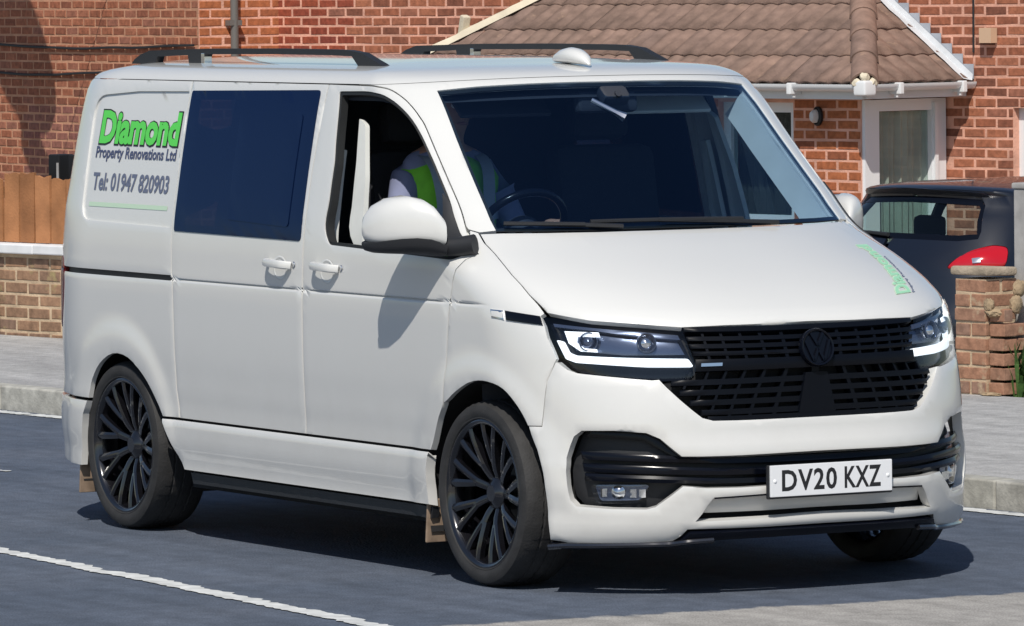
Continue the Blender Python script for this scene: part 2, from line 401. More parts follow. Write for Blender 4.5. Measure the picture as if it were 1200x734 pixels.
class Shell:
    """Vehicle skin: plan section at each level v is straight sides with super-elliptic ends.
    u<=0 runs back along the near side (y<0), u 0..1 round the front corner to the nose, mirrored to 2."""
    COLS = ('W', 'zs', 'zf', 'xf', 'a', 'n', 'xr', 'ar', 'nr')
    def __init__(self, rows, disp=None):
        vs = [r[0] for r in rows]
        for k, c in enumerate(self.COLS):
            setattr(self, c, pchip(vs, [r[k+1] for r in rows]))
        self.disp = disp
    def base(self, u, v):
        s = -1.0
        if u > 1: u = 2-u; s = 1.0
        W, a, n = self.W(v), self.a(v), self.n(v)
        xs = self.xf(v)-a
        z = self.zs(v)
        if u > 0:
            th = u*math.pi/2
            sn, cs = math.sin(th), max(0.0, math.cos(th))
            x = xs+a*sn; y = W*cs**(2/n)
            z += (self.zf(v)-z)*sn*sn
        else:
            x = xs+u; y = W
            xr = self.xr(v)
            if x < xr:
                ar = self.ar(v)
                th = min(math.pi/2, (xr-x)/ar)
                x = xr-ar*math.sin(th); y = W*max(0.0, math.cos(th))**(2/self.nr(v))
        if self.disp: y += self.disp(x, z)*(1 if y > .5 else 0)
        return (x, s*y, z)
    def normal(self, u, v):
        e = 2e-4
        if abs(u-1) < .004: u = 1.0
        a, b = self.base(u-e, v), self.base(u+e, v)
        c, d = self.base(u, v-e), self.base(u, v+e)
        p = [b[i]-a[i] for i in range(3)]; q = [d[i]-c[i] for i in range(3)]
        nx, ny, nz = p[1]*q[2]-p[2]*q[1], p[2]*q[0]-p[0]*q[2], p[0]*q[1]-p[1]*q[0]
        l = math.sqrt(nx*nx+ny*ny+nz*nz) or 1.0
        return (nx/l, ny/l, nz/l)
    def at(self, u, v, off=0.0):
        p = self.base(u, v)
        if not off: return p
        n = self.normal(u, v)
        return tuple(p[i]+off*n[i] for i in range(3))
    def side(self, x, z):
        "(x, z) on the near side, for levels where zs(v) = v"
        xs = self.xf(z)-self.a(z)
        if x <= xs: return (x-xs, z)
        lo, hi = 0.0, 1.0
        for _ in range(40):
            m = (lo+hi)/2
            if self.base(m, z)[0] < x: lo = m
            else: hi = m
        return (lo, z)
#        v     W     zs    zf    xf    a     n    xr    ar   nr
VAN_ROWS = [
 (0.18, .940, .18,  .20,  .85,  .70,  2.6, -3.30, 0.66, 4.0),
 (0.24, .948, .24,  .25,  .885, .73,  2.6, -3.30, 0.69, 4.0),
 (0.275,.947, .275, .28,  .895, .745, 2.6, -3.30, 0.70, 4.0),
 (0.30, .943, .30,  .30,  .90,  .75,  2.6, -3.30, 0.71, 4.0),
 (0.40, .955, .40,  .40,  .905, .757, 2.65,-3.30, 0.71, 4.0),
 (0.465,.955, .465, .465, .897, .756, 2.75,-3.30, 0.71, 4.0),
 (0.52, .951, .52,  .52,  .880, .756, 2.95,-3.30, 0.71, 4.0),
 (0.61, .949, .61,  .61,  .852, .752, 3.2, -3.30, 0.70, 4.0),
 (0.75, .954, .75,  .75,  .848, .747, 2.8, -3.30, 0.70, 4.0),
 (0.85, .955, .85,  .85,  .842, .742, 2.45,-3.30, 0.70, 4.0),
 (0.95, .955, .95,  .935, .815, .745, 2.5, -3.30, 0.70, 4.0),
 (1.00, .955, 1.00, .978, .785, .74,  2.5, -3.30, 0.70, 4.0),
 (1.046,.953, 1.046,1.02, .735, .74,  2.5, -3.30, 0.70, 4.0),
 (1.10, .951, 1.10, 1.078,.63,  .72,  2.5, -3.30, 0.69, 4.0),
 (1.16, .949, 1.16, 1.16, .44,  .65,  2.5, -3.30, 0.69, 4.0),
 (1.22, .945, 1.22, 1.245,.205, .54,  2.4, -3.30, 0.68, 4.0),
 (1.27, .940, 1.27, 1.312,.02,  .45,  2.4, -3.30, 0.68, 4.0),
 (1.40, .918, 1.40, 1.437,-.14, .43,  2.4, -3.30, 0.66, 4.0),
 (1.60, .880, 1.60, 1.632,-.375,.40,  2.4, -3.30, 0.64, 4.0),
 (1.80, .836, 1.80, 1.826,-.605,.37,  2.4, -3.30, 0.60, 4.0),
 (1.845,.822, 1.845,1.868,-.675,.36,  2.4, -3.28, 0.58, 3.8),
 (1.875,.800, 1.868,1.890,-.75, .32,  2.4, -3.26, 0.55, 3.8),
 (1.92, .755, 1.890,1.906,-.88, .24,  2.4, -3.22, .40, 3.2),
 (2.02, .66,  1.906,1.916,-1.10,.16,  2.3, -3.16, .34, 3.0),
 (2.22, .46,  1.922,1.928,-1.35,.12,  2.2, -3.05, .30, 2.6),
 (2.45, .23,  1.932,1.933,-1.65,.08,  2.0, -2.95, .2, 2.2),
 (2.68, .01,  1.936,1.936,-2.0, .01,  2.0, -2.8,  .01,2.0),
]
def van_disp(x, z):
    d = 0.0
    for xc in (0.0, -3.0):                        # swollen wheel arch lips
        r = math.hypot(x-xc, (z-.345))
        if z > .2 and r < .62: d += .012*(1-sstep(.445, .535, r))
    if z > 1.02 and z < 1.07 and x < .12:          # belt crease
        g = math.exp(-((z-1.047)/.0036)**2)
        d -= .011*g*(1-sstep(-.1, .1, x))
    if z < .62 and z > .40 and x < -.2 and x > -2.75:   # sill step
        k = (1-sstep(-.36, -.2, x))*sstep(-2.75, -2.55, x)
        d -= .008*k*sstep(.468, .484, z)*(1-sstep(.50, .62, z))
    return d
# outlines measured on the van skin, in shell coordinates (u, v)
F = {
 'ws_base': [[0.432, 1.2909], [0.6012, 1.2797], [0.7528, 1.2729], [0.8906, 1.2698], [0.999, 1.269]],
 'ws_side': [[0.4222, 1.8108], [0.4251, 1.6695], [0.4267, 1.5269], [0.4271, 1.4016], [0.432, 1.2909]],
 'ws_top': [[0.4222, 1.8108], [0.5959, 1.8181], [0.778, 1.8205], [0.9344, 1.8206], [1.0005, 1.8196]],
 'gut': [[-0.0292, 1.8659], [0.173, 1.8453], [0.2646, 1.7949], [0.3041, 1.669], [0.3153, 1.5171], [0.3333, 1.3219]],
 'hood_side': [[0.3602, 1.2867], [0.3423, 1.2219], [0.3139, 1.157], [0.3002, 1.0951], [0.3127, 1.032]],
 'hood_front': [[0.3127, 1.032], [0.4468, 1.0142], [0.5891, 1.0066], [0.7059, 0.9953], [0.8237, 1.0029], [0.9266, 1.0054], [0.999, 1.0087]],
 'fdoor_top': [[-0.3795, 1.8319], [-0.0329, 1.839], [0.1825, 1.8189], [0.2644, 1.7597], [0.3041, 1.669], [0.3153, 1.5171], [0.3211, 1.3668], [0.2795, 1.2369]],
 'fwin': [[-0.2816, 1.814], [-0.051, 1.8165], [0.1364, 1.8011], [0.2222, 1.7482], [0.2711, 1.6766], [0.2893, 1.5496], [0.2932, 1.4182], [0.2673, 1.2565], [0.1813, 1.2021], [-0.8123, 1.228], [-0.4945, 1.5437]],
 'grille_low': [[0.7193, 0.8246], [0.6691, 0.8048], [0.6266, 0.7876], [0.7059, 0.72], [0.7814, 0.6508], [0.8098, 0.6405], [0.9042, 0.6366], [0.9964, 0.6367]],
 'intake': [[0.4048, 0.6057], [0.518, 0.6079], [0.622, 0.5999], [0.6608, 0.5786], [0.6951, 0.5155]],
 'intake_c': [[0.8601, 0.5143], [0.9999, 0.517]],
 'intake_b': [[0.6757, 0.4065], [0.6403, 0.3737], [0.5895, 0.3324], [0.5617, 0.3237], [0.4552, 0.324], [0.3374, 0.3299], [0.3218, 0.3523], [0.316, 0.4071], [0.317, 0.4579], [0.3277, 0.5077], [0.351, 0.5499], [0.3735, 0.5838]],
 'intake_bc': [[0.8303, 0.3971], [0.9966, 0.404]],
 'fog': [[0.3875, 0.4049], [0.5769, 0.4076], [0.5394, 0.3449], [0.4002, 0.3379]],
 'headlight': [[0.2884, 1.0171], [0.4463, 1.0083], [0.5863, 1.0007], [0.7035, 0.987], [0.7096, 0.8774], [0.7213, 0.8236], [0.7226, 0.7969], [0.6126, 0.7964], [0.5049, 0.8067], [0.3768, 0.8197], [0.3423, 0.8334], [0.3081, 0.8545], [0.2866, 0.9409]],
 'light_strip': [[0.3058, 0.9358], [0.3266, 0.9337], [0.3389, 0.8894], [0.3642, 0.8782], [0.5025, 0.8729], [0.703, 0.8671], [0.717, 0.836], [0.5872, 0.8379], [0.3627, 0.8499], [0.3265, 0.8638]],
}
# ------------------------------------------------------------------ panels cut from a shell
def inside(poly, x, y):
    c = False; n = len(poly); j = n-1
    for i in range(n):
        xi, yi = poly[i]; xj, yj = poly[j]
        if (yi > y) != (yj > y) and x < (xj-xi)*(y-yi)/(yj-yi)+xi: c = not c
        j = i
    return c
def densify(poly, d):
    out = []
    for i in range(len(poly)):
        a, b = poly[i], poly[(i+1) % len(poly)]
        n = max(1, int(math.hypot(b[0]-a[0], b[1]-a[1])/d))
        for k in range(n): out.append((a[0]+(b[0]-a[0])*k/n, a[1]+(b[1]-a[1])*k/n))
    return out
def split_levels(poly, levels):
    out = []
    for i in range(len(poly)):
        a, b = poly[i], poly[(i+1) % len(poly)]; out.append(a)
        ts = sorted((l-a[1])/(b[1]-a[1]) for l in levels if min(a[1], b[1])+.002 < l < max(a[1], b[1])-.002)
        out += [(a[0]+(b[0]-a[0])*t, a[1]+(b[1]-a[1])*t) for t in ts]
    return out
def rounded(poly, r, seg=5):
    "round every corner (r number or list per corner)"
    out = []; n = len(poly)
    for i in range(n):
        p = Vector((poly[i][0], poly[i][1])); a = Vector(poly[i-1][:2]); b = Vector(poly[(i+1) % n][:2])
        rr = r[i] if isinstance(r, (list, tuple)) else r
        da, db = (a-p), (b-p); rr = min(rr, da.length*.48, db.length*.48)
        if rr < 1e-4: out.append((p.x, p.y)); continue
        s, e = p+da.normalized()*rr, p+db.normalized()*rr
        for k in range(seg+1):
            t = k/seg; q = s*(1-t)**2+p*2*t*(1-t)+e*t*t; out.append((q.x, q.y))
    return out
def mirror_poly(half):
    "near half from/to the centre line -> whole, reflected about u = 1"
    return list(half)+[(2-u, v) for u, v in reversed(half) if u < .997]
def panel_bm(sh, outer, holes=(), off=0.0, thick=.02, res=.035, drop=.0015, mirror=False, offf=None, flat=False):
    LV = getattr(sh, 'levels', []) if not flat else []
    outer = split_levels(densify(outer, res), LV); holes = [split_levels(densify(h, res), LV) for h in holes]
    loops = [outer]+holes
    pts, edges = [], []
    for L in loops:
        s = len(pts); pts += [Vector(p) for p in L]
        edges += [(s+i, s+(i+1) % len(L)) for i in range(len(L))]
    nb = len(pts)
    x0 = min(p[0] for p in outer); x1 = max(p[0] for p in outer); y0 = min(p[1] for p in outer); y1 = max(p[1] for p in outer)
    # a row just inside every edge keeps the rolled rim even
    rings = []
    for L, sgn in [(outer, 1)]+[(h, -1) for h in holes]:
        ar = sum(L[i][0]*L[(i+1) % len(L)][1]-L[(i+1) % len(L)][0]*L[i][1] for i in range(len(L)))
        sgn *= 1 if ar > 0 else -1
        for i in range(len(L)):
            a, b, c = L[i-1], L[i], L[(i+1) % len(L)]; tx, ty = c[0]-a[0], c[1]-a[1]; l = math.hypot(tx, ty) or 1
            if any(abs(b[1]-q) < 1e-6 for q in LV) and abs(ty) > abs(tx): rings.append((b[0]-sgn*math.copysign(.011, ty), b[1])); continue
            rings.append((b[0]-sgn*ty/l*.011, b[1]+sgn*tx/l*.011))
    # buckets for distance to the boundary
    cell = res; B = {}
    for p in pts: B.setdefault((int(p.x//cell), int(p.y//cell)), []).append(p)
    if drop and res < .045:
        lvl = lambda y: any(abs(y-l) < 1e-6 for l in LV)
        for x, y in sorted(rings, key=lambda p: not lvl(p[1])):
            i, j = int(x//cell), int(y//cell); gap = .0012 if lvl(y) else .0095
            if inside(outer, x, y) and not any(inside(h, x, y) for h in holes) and \
               all((p.x-x)**2+(p.y-y)**2 > gap**2 for a in (-1, 0, 1) for b in (-1, 0, 1) for p in B.get((i+a, j+b), ())):
                q = Vector((x, y)); pts.append(q); B.setdefault((i, j), []).append(q)
    ys_, y = [], y0+res*.5
    while y < y1:
        if all(abs(y-l) > res*.4 for l in LV): ys_.append(y)
        y += res
    ys_ += [l for l in LV if y0 < l < y1]
    for y in ys_:
        x = x0+res*.5
        while x < x1:
            if inside(outer, x, y) and not any(inside(h, x, y) for h in holes):
                i, j = int(x//cell), int(y//cell); ok = True
                for a in (-1, 0, 1):
                    for b in (-1, 0, 1):
                        for p in B.get((i+a, j+b), ()):
                            if (p.x-x)**2+(p.y-y)**2 < (.50*res)**2: ok = False
                if ok: pts.append(Vector((x, y)))
            x += res
    vs, es, fs, ov, oe, of = delaunay_2d_cdt(pts, edges, [], 0, 1e-7)
    bset = set()
    for i, src in enumerate(ov):
        if any(k < nb for k in src): bset.add(i)
    sg = -1 if mirror else 1
    bm = bmesh.new(); bv = []
    nrm = []
    for i, p in enumerate(vs):
        o = off-(drop if i in bset else 0)
        if offf: o += offf(p.x, p.y)
        b = sh.base(p.x, p.y); n = sh.normal(p.x, p.y); nrm.append(n)
        bv.append(bm.verts.new((b[0]+n[0]*o, sg*(b[1]+n[1]*o), b[2]+n[2]*o)))
    cnt = {}
    for f in fs:
        cx = sum(vs[k].x for k in f)/3; cy = sum(vs[k].y for k in f)/3
        if not inside(outer, cx, cy) or any(inside(h, cx, cy) for h in holes): continue
        f = list(f)
        try: bm.faces.new([bv[k] for k in (f if not mirror else f[::-1])])
        except ValueError: continue
        for a, b in zip(f, f[1:]+f[:1]):
            k = (min(a, b), max(a, b)); cnt.setdefault(k, []).append((a, b))
    if thick:
        low = {}
        def lowv(i):
            if i not in low:
                n = nrm[i]; low[i] = bm.verts.new(bv[i].co-Vector((n[0], sg*n[1], n[2]))*thick)
            return low[i]
        for k, l in cnt.items():
            if len(l) == 1:
                a, b = l[0]
                q = (bv[b], bv[a], lowv(a), lowv(b))
                bm.faces.new(q if not mirror else q[::-1])
    for v in [v for v in bm.verts if not v.link_faces]: bm.verts.remove(v)
    return bm
def panel(name, sh, mat, parent, outer, holes=(), **kw):
    return obj(name, panel_bm(sh, outer, holes, **kw), mat, parent, angle=50)
def pair(name, sh, mat, parent, outer, holes=(), **kw):
    a = panel(name, sh, mat, parent, outer, holes, **kw)
    b = panel(name, sh, mat, parent, outer, holes, mirror=True, **kw)
    return a, b
def strip_on(sh, name, mat, parent, line, w, off, h=.004, mirror=False):
    "thin raised strip following a (u, v) line"
    outer = [(u, v+w/2) for u, v in line]+[(u, v-w/2) for u, v in reversed(line)]
    return panel(name, sh, mat, parent, outer, off=off, thick=h, res=.04, drop=0, mirror=mirror)
def text_mesh(body, size, bold=0.0, width=1.0, extrude=.0008, spacing=1.0):
    cu = bpy.data.curves.new('lettering', 'FONT'); cu.body = body; cu.size = size; cu.offset = bold; cu.extrude = extrude
    cu.space_character = spacing; cu.resolution_u = 3
    o = bpy.data.objects.new('lettering', cu); COL.objects.link(o)
    bpy.context.view_layer.update()
    me = bpy.data.meshes.new_from_object(o.evaluated_get(bpy.context.evaluated_depsgraph_get()))
    bpy.data.objects.remove(o, do_unlink=True); bpy.data.curves.remove(cu)
    xs = [v.co.x for v in me.vertices]; ys = [v.co.y for v in me.vertices]
    for v in me.vertices: v.co.x -= min(xs)
    return me, max(xs)-min(xs), min(ys), max(ys)
def fit_text(name, body, mat, parent, p00, width, height, place, bold=0.0, lift=0.0, spacing=1.0):
    "text scaled to width x height; place(x, y, d) maps flat text coordinates to 3D"
    me, w, y0, y1 = text_mesh(body, 1.0, bold, spacing=spacing)
    sx = width/w; sy = height/(y1-y0)
    bm = bmesh.new(); bm.from_mesh(me); bpy.data.meshes.remove(me)
    long = [e for e in bm.edges if e.calc_length()*max(sx, sy) > .06]
    for v in bm.verts: v.co = Vector(place(p00[0]+v.co.x*sx, p00[1]+(v.co.y-y0)*sy, lift+(.0006 if v.co.z > 0 else 0)))
    return obj(name, bm, mat, parent, smooth=False)
# ================================================================== SETTING
BD = Vector((.981, .194, 0)).normalized(); BN = Vector((-BD.y, BD.x, 0)); B0 = Vector((-6.2, 5.4, 0))     # pavement's back edge
KD = Vector((.996, .0892, 0)).normalized(); KN = Vector((-KD.y, KD.x, 0)); K0 = Vector((-9.8, 1.69, 0))    # kerb line
def ground_z(x, y):
    t = (Vector((x, y, 0))-B0).dot(BN)
    return .10 if t < 0 else max(-.95, .10-.10*t)
bm = bmesh.new(); prof = [(-1500, -.06), (-9, -.06), (0, -.06), (.001, .095), (4, -.30), (10.5, -.95), (40, -1.0), (1500, -1.0)]
xs_ = [-1500, -200, -60, -30, -15, 0, 15, 40, 200, 1500]
G = [[bm.verts.new(B0+BN*t+BD*x+Vector((0, 0, z))) for x in xs_] for t, z in prof]
for a, b in zip(G, G[1:]):
    for k in range(len(a)-1): bm.faces.new((a[k], a[k+1], b[k+1], b[k]))
bmesh.ops.recalc_face_normals(bm, faces=bm.faces)
tag(obj('ground', bm, M['drive'], smooth=False), 'sloping ground between the pavement and the brick houses', kind='structure')
bm = bmesh.new(); k0 = K0-KD*120; k1 = K0+KD*140
f = [bm.verts.new(p) for p in (k0-KN*11, k1-KN*11, k1+KN*.02, k0+KN*.02)]; bm.faces.new(f)
tag(obj('road', bm, M['road'], smooth=False), 'dark asphalt road under the van', kind='structure')
bm = bmesh.new()
a0, a1 = K0-KD*22+KN*.12, K0+KD*60+KN*.12
def bpt(x): return B0+BD*x
f = [bm.verts.new(p+Vector((0, 0, .11))) for p in (a0, a1, bpt(58), bpt(-25.5))]; bm.faces.new(f)
tag(obj('pavement', bm, M['pave'], smooth=False), 'grey pavement between the kerb and the garden walls', kind='structure')
# kerb stones
kerb = tag(empty('kerb', K0), 'pale concrete kerb along the far side of the road', kind='structure')
kang = math.atan2(KD.y, KD.x)
bm = bmesh.new(); add_box(bm, (0, .0625, .025), (.908, .125, .20), bev=.012)
k_first = obj('kerb_stone', bm, M['kerb'], kerb, angle=60)
for i in range(-30, 26):
    o = k_first if i == -30 else link_mesh('kerb_stone', k_first.data, kerb)
    o.location = KD*(.914*(i+.5))+Vector((0, 0, rnd.uniform(-.003, .003))); o.rotation_euler = (0, 0, kang+rnd.uniform(-.003, .003))
# road markings: ragged centre line, thin line at the kerb foot, a scuff of old paint
def ragged(name, a, b, w, step=.03, jit=.012, z=.004, gaps=0.0):
    a, b = Vector(a), Vector(b); d = (b-a).normalized(); n = Vector((-d.y, d.x, 0)); L = (b-a).length; m = int(L/step)
    bm = bmesh.new(); prev = None; wob = 0
    for i in range(m+1):
        p = a+d*(i*L/m); wob = wob*.85+rnd.uniform(-jit, jit)*.6
        q = (bm.verts.new(p+n*(w/2+rnd.uniform(-jit, jit)+wob)+Vector((0, 0, z))), bm.verts.new(p-n*(w/2+rnd.uniform(-jit, jit)*.7-wob*.4)+Vector((0, 0, z))))
        if prev and rnd.random() >= gaps: bm.faces.new((prev[1], q[1], q[0], prev[0]))
        prev = q
    return tag(obj(name, bm, M['line'], smooth=False), kind='structure')
ragged('centre_line', (-26, -.60, 0), (6, -2.18, 0), .085, jit=.014)
ragged('edge_line', K0-KD*25-KN*.10, K0+KD*18-KN*.10, .085, jit=.012, gaps=.02)
def gp(px): return px
ragged('paint_scuff', (-6.28, -.07, 0), (-6.0, -.04, 0), .035, jit=.012, gaps=.1)
# ------------------------------------------------------------------ brick walls
def brick_mesh(name, L, Hh=.057, D=.05):
    L -= .009
    bm = bmesh.new(); add_box(bm, (0, 0, 0), (L, D, Hh))
    top = [e for e in bm.edges if all(v.co.y < 0 for v in e.verts)]
    bmesh.ops.bevel(bm, geom=top, offset=.003, segments=1, affect='EDGES')
    me = bpy.data.meshes.new(name); bm.to_mesh(me); bm.free(); return me
BM_CACHE = {}
def brick_wall(parent, org, d, n, s0, s1, z0, z1, mat, visible=lambda s, z: True, skip=lambda s, z: False, proud=.003, limit=300, phase=0.0, bond='stretcher', holes=()):
    """courses of single bricks laid on the wall's face; d along, n outward. Bricks in view are objects,
    the others are joined into one piece. mat is a material or f(s, z)."""
    d = Vector(d); n = Vector(n)
    Rm = Matrix((d, -n, Vector((0, 0, 1)))).transposed()       # local x along, local -y outward
    rest = {}
    made = 0; j = 0; z = z0+.0375
    inv = parent.matrix_world.inverted() if parent else Matrix()
    while z < z1-.03:
        j += 1
        pat = [(.215, .225)] if bond == 'stretcher' else ([(.215, .225)] if j % 2 else [(.1025, .1125)])
        if bond == 'mixed': pat = [(.215, .225), (.1025, .1125)]
        s = s0-(phase+(.1125 if j % 2 else 0)); i = j
        while s < s1:
            L, p = pat[i % len(pat)]; i += 1
            a, b = max(s, s0), min(s+L, s1); s += p
            for h in holes:
                if h[2]-.03 < z < h[3]+.03 and a < h[1] and b > h[0]:
                    if a < h[0]: b = min(b, h[0])
                    else: a = max(a, h[1])
            if b-a < .03: continue
            c = (a+b)/2; ln = round(b-a, 2)
            if skip(c, z):
                continue
            mt = mat(c, z) if callable(mat) else mat
            loc = Vector(org)+d*c+n*(proud-.025+rnd.uniform(-.0015, .002)); loc.z = z+rnd.uniform(-.002, .002)
            R = Rm @ Euler((rnd.uniform(-.01, .01), rnd.uniform(-.012, .012), rnd.uniform(-.014, .014))).to_matrix()
            key = (ln, mt.name)
            if key not in BM_CACHE:
                me = brick_mesh('brick', ln); me.materials.append(mt); BM_CACHE[key] = me
            if visible(c, z) and made < limit:
                o = bpy.data.objects.new('brick', BM_CACHE[key]); COL.objects.link(o); o.parent = parent
                o.matrix_basis = inv @ (Matrix.Translation(loc) @ R.to_4x4()); made += 1
            else:
                rest.setdefault(mt.name, []).append((BM_CACHE[key], Matrix.Translation(loc) @ R.to_4x4(), mt))
        z += .075
    for nm, items in rest.items():
        bm = bmesh.new()
        for me, T, mt in items:
            k = len(bm.verts); bm.from_mesh(me); bm.verts.ensure_lookup_table()
            for v in bm.verts[k:]: v.co = inv @ (T @ v.co)
        o = obj('bricks', bm, items[0][2], parent, smooth=False); o['kind'] = 'stuff'
    return made
def frame_box(bm, org, d, n, s0, s1, o0, o1, z0, z1):
    d = Vector(d); n = Vector(n); c = Vector(org)+d*((s0+s1)/2)+n*((o0+o1)/2); c.z = (z0+z1)/2
    add_box(bm, c, (s1-s0, abs(o1-o0), z1-z0), Matrix((d, n, Vector((0, 0, 1)))).transposed())
def wall_bm(org, d, n, s0, s1, z0, z1, holes=(), o0=-.25, o1=0.0):
    "mortar wall with openings, cut into rectangles"
    ss = sorted({s0, s1, *[h[0] for h in holes], *[h[1] for h in holes]}); zz = sorted({z0, z1, *[h[2] for h in holes], *[h[3] for h in holes]})
    bm = bmesh.new()
    for a, b in zip(ss, ss[1:]):
        run = None
        for e, g in zip(zz, zz[1:]):
            c = ((a+b)/2, (e+g)/2)
            if any(h[0] < c[0] < h[1] and h[2] < c[1] < h[3] for h in holes):
                if run: frame_box(bm, org, d, n, a, b, o0, o1, *run); run = None
            else: run = (run[0], g) if run else (e, g)
        if run: frame_box(bm, org, d, n, a, b, o0, o1, *run)
    return bm
HP = Vector((-18.339, 13.697, 0)); HD = Vector((.97663, .21492, 0)); HN = Vector((HD.y, -HD.x, 0))
def hw(s, o, z): return Vector((HP.x+HD.x*s+HN.x*o, HP.y+HD.y*s+HN.y*o, z))
house = empty('brick_house', hw(-3, -2, -.95), 0, 'red brick house with a hipped tiled porch roof behind the van', 'house')
HINV = Matrix.Translation(-house.location)
def hobj(name, bm, mat, parent=None, **k):
    "geometry given in world coordinates, parented to the house without moving"
    o = obj(name, bm, mat, parent or house, **k)
    if parent is None: o.matrix_basis = HINV.copy()
    return o
bpy.context.view_layer.update()
Z0 = -.96
win = (.235, 1.50, .05, 1.215)
wallo = hobj('main_wall', wall_bm(HP, HD, HN, -9.15, 3.2, Z0, 3.4, [win]), M['mortar'], smooth=False)
bpy.context.view_layer.update()
def mainmat(s, z):
    if s < -8.78: return M['brick_orange']
    if s < -7.2: return M['brick_red'] if rnd.random() > .12 else M['brick']
    return M['brick']
brick_wall(wallo, HP, HD, HN, -9.15, 3.2, Z0, 3.4, mainmat,
           visible=lambda s, z: (s < -4.6 and 1.50 < z < 2.14) or (-1.0 < s < .62 and -.35 < z < 2.14),
           skip=lambda s, z: (-5.0 < s < -.46 and z < 1.36), holes=[win])
# window of the house at the right edge
def window(parent_name, org, d, n, s0, s1, z0, z1, o, bar=.075, back=True, split=None, curtain='curtain'):
    bm = bmesh.new()
    frame_box(bm, org, d, n, s0, s0+bar, o-.07, o, z0, z1); frame_box(bm, org, d, n, s1-bar, s1, o-.07, o, z0, z1)
    frame_box(bm, org, d, n, s0+bar, s1-bar, o-.068, o-.002, z1-bar, z1); frame_box(bm, org, d, n, s0+bar, s1-bar, o-.068, o-.002, z0, z0+bar)
    fr = hobj(parent_name, bm, M['upvc'], smooth=False)
    bm = bmesh.new(); frame_box(bm, org, d, n, s0+bar, s1-bar, o-.040, o-.034, z0+bar, z1-bar); p = obj('pane', bm, M['house_glass'], fr, smooth=False)
    # pleated curtain a hand behind the pane
    bm = bmesh.new(); N_ = 60; A = []; B = []
    for k in range(N_+1):
        s = s0+bar*.3+(s1-s0-bar*.6)*k/N_; oo = o-.16+.022*math.sin(k*1.15)+.012*math.sin(k*.37+1)
        b = Vector(org)+Vector(d)*s+Vector(n)*oo; A.append(bm.verts.new((b.x, b.y, z0+.02))); B.append(bm.verts.new((b.x, b.y, z1-.02)))
    for k in range(N_): bm.faces.new((A[k], A[k+1], B[k+1], B[k]))
    obj('curtain', bm, M[curtain], fr)
    return fr
window('window_frame', HP, HD, HN, win[0], win[1], win[2], win[3], -.06)
bm = bmesh.new(); frame_box(bm, HP, HD, HN, win[0]-.06, win[1]+.06, -.10, .05, win[2]-.05, win[2]-.003); hobj('window_sill', bm, M['upvc'], smooth=False)
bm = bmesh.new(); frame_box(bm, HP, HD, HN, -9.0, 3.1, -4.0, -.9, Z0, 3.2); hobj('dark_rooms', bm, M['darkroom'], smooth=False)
# downpipe, wall box, cable
bm = bmesh.new(); frame_box(bm, HP, HD, HN, -.035, .085, .010, .075, 1.69, 1.80); hobj('wall_box', bm, plain('cream_box', (.62, .42, .28), .5), smooth=False)
bm = bmesh.new(); add_tube(bm, smooth_pts([hw(-.15, .014, 3.3), hw(-.148, .014, 2.2), hw(-.15, .014, 1.62)], 4), .008, 6); hobj('wall_cable', bm, M['matt_black'])
# ---- porch
PO, PS = .88, -.46            # front face offset and side face position
SL, SR, EO, EZ, PIT = -5.5, -.22, 1.08, 1.43, .68
pw = hobj('porch_wall', wall_bm(HP+HN*PO, HD, HN, -5.2, PS, Z0, 1.30, [(-1.95, -1.16, .35, 1.262)], o0=-.12), M['mortar'], smooth=False)
bpy.context.view_layer.update()
brick_wall(pw, HP+HN*PO, HD, HN, -5.2, PS, Z0, 1.30, lambda s, z: M['brick_orange'], visible=lambda s, z: s > -1.16 and z > -.4,
           holes=[(-1.95, -1.16, .35, 1.262)])
window('porch_window_frame', HP+HN*PO, HD, HN, -1.95, -1.16, .35, 1.262, -.05, curtain='darkroom')
# door in the porch's side
door = None
SO = hw(PS, 0, 0)            # along = HN (outwards from the house wall), outward normal = HD
def dwin():
    bm = bmesh.new(); z1 = 1.285
    frame_box(bm, SO, HN, HD, .02, .17, -.05, .03, Z0, z1); frame_box(bm, SO, HN, HD, .72, .868, -.05, .03, Z0, z1)
    frame_box(bm, SO, HN, HD, .17, .72, -.048, .028, z1-.085, z1); frame_box(bm, SO, HN, HD, .17, .72, -.048, .028, Z0, -.25)
    fr = hobj('door_frame', bm, M['upvc'], smooth=False)
    bm = bmesh.new(); frame_box(bm, SO, HN, HD, .125, .16, .032, .055, Z0+.05, z1-.03); obj('frame_trim', bm, M['upvc'], fr, smooth=False)
    bm = bmesh.new(); frame_box(bm, SO, HN, HD, .17, .72, -.02, -.012, -.25, z1-.085); obj('pane', bm, M['house_glass'], fr, smooth=False)
    bm = bmesh.new(); N_ = 60; A = []; B = []
    for k in range(N_+1):
        s = .15+.57*k/N_; oo = -.05+.014*math.sin(k*.9)+.012*math.sin(k*.31)
        b = SO+HN*s+HD*oo; A.append(bm.verts.new((b.x, b.y, -.3))); B.append(bm.verts.new((b.x, b.y, z1-.09)))
    for k in range(N_): bm.faces.new((A[k], A[k+1], B[k+1], B[k]))
    obj('curtain', bm, M['curtain'], fr)
    bm = bmesh.new(); add_box(bm, SO+HN*.68+HD*.05+Vector((0, 0, .05)), (.03, .03, .16), bev=.006); obj('door_handle', bm, M['chrome'], fr)
dwin()
bm = bmesh.new(); frame_box(bm, HP, HD, HN, -5.1, PS-.15, .05, PO-.14, Z0, -.90); hobj('porch_floor', bm, M['darkroom'], smooth=False)
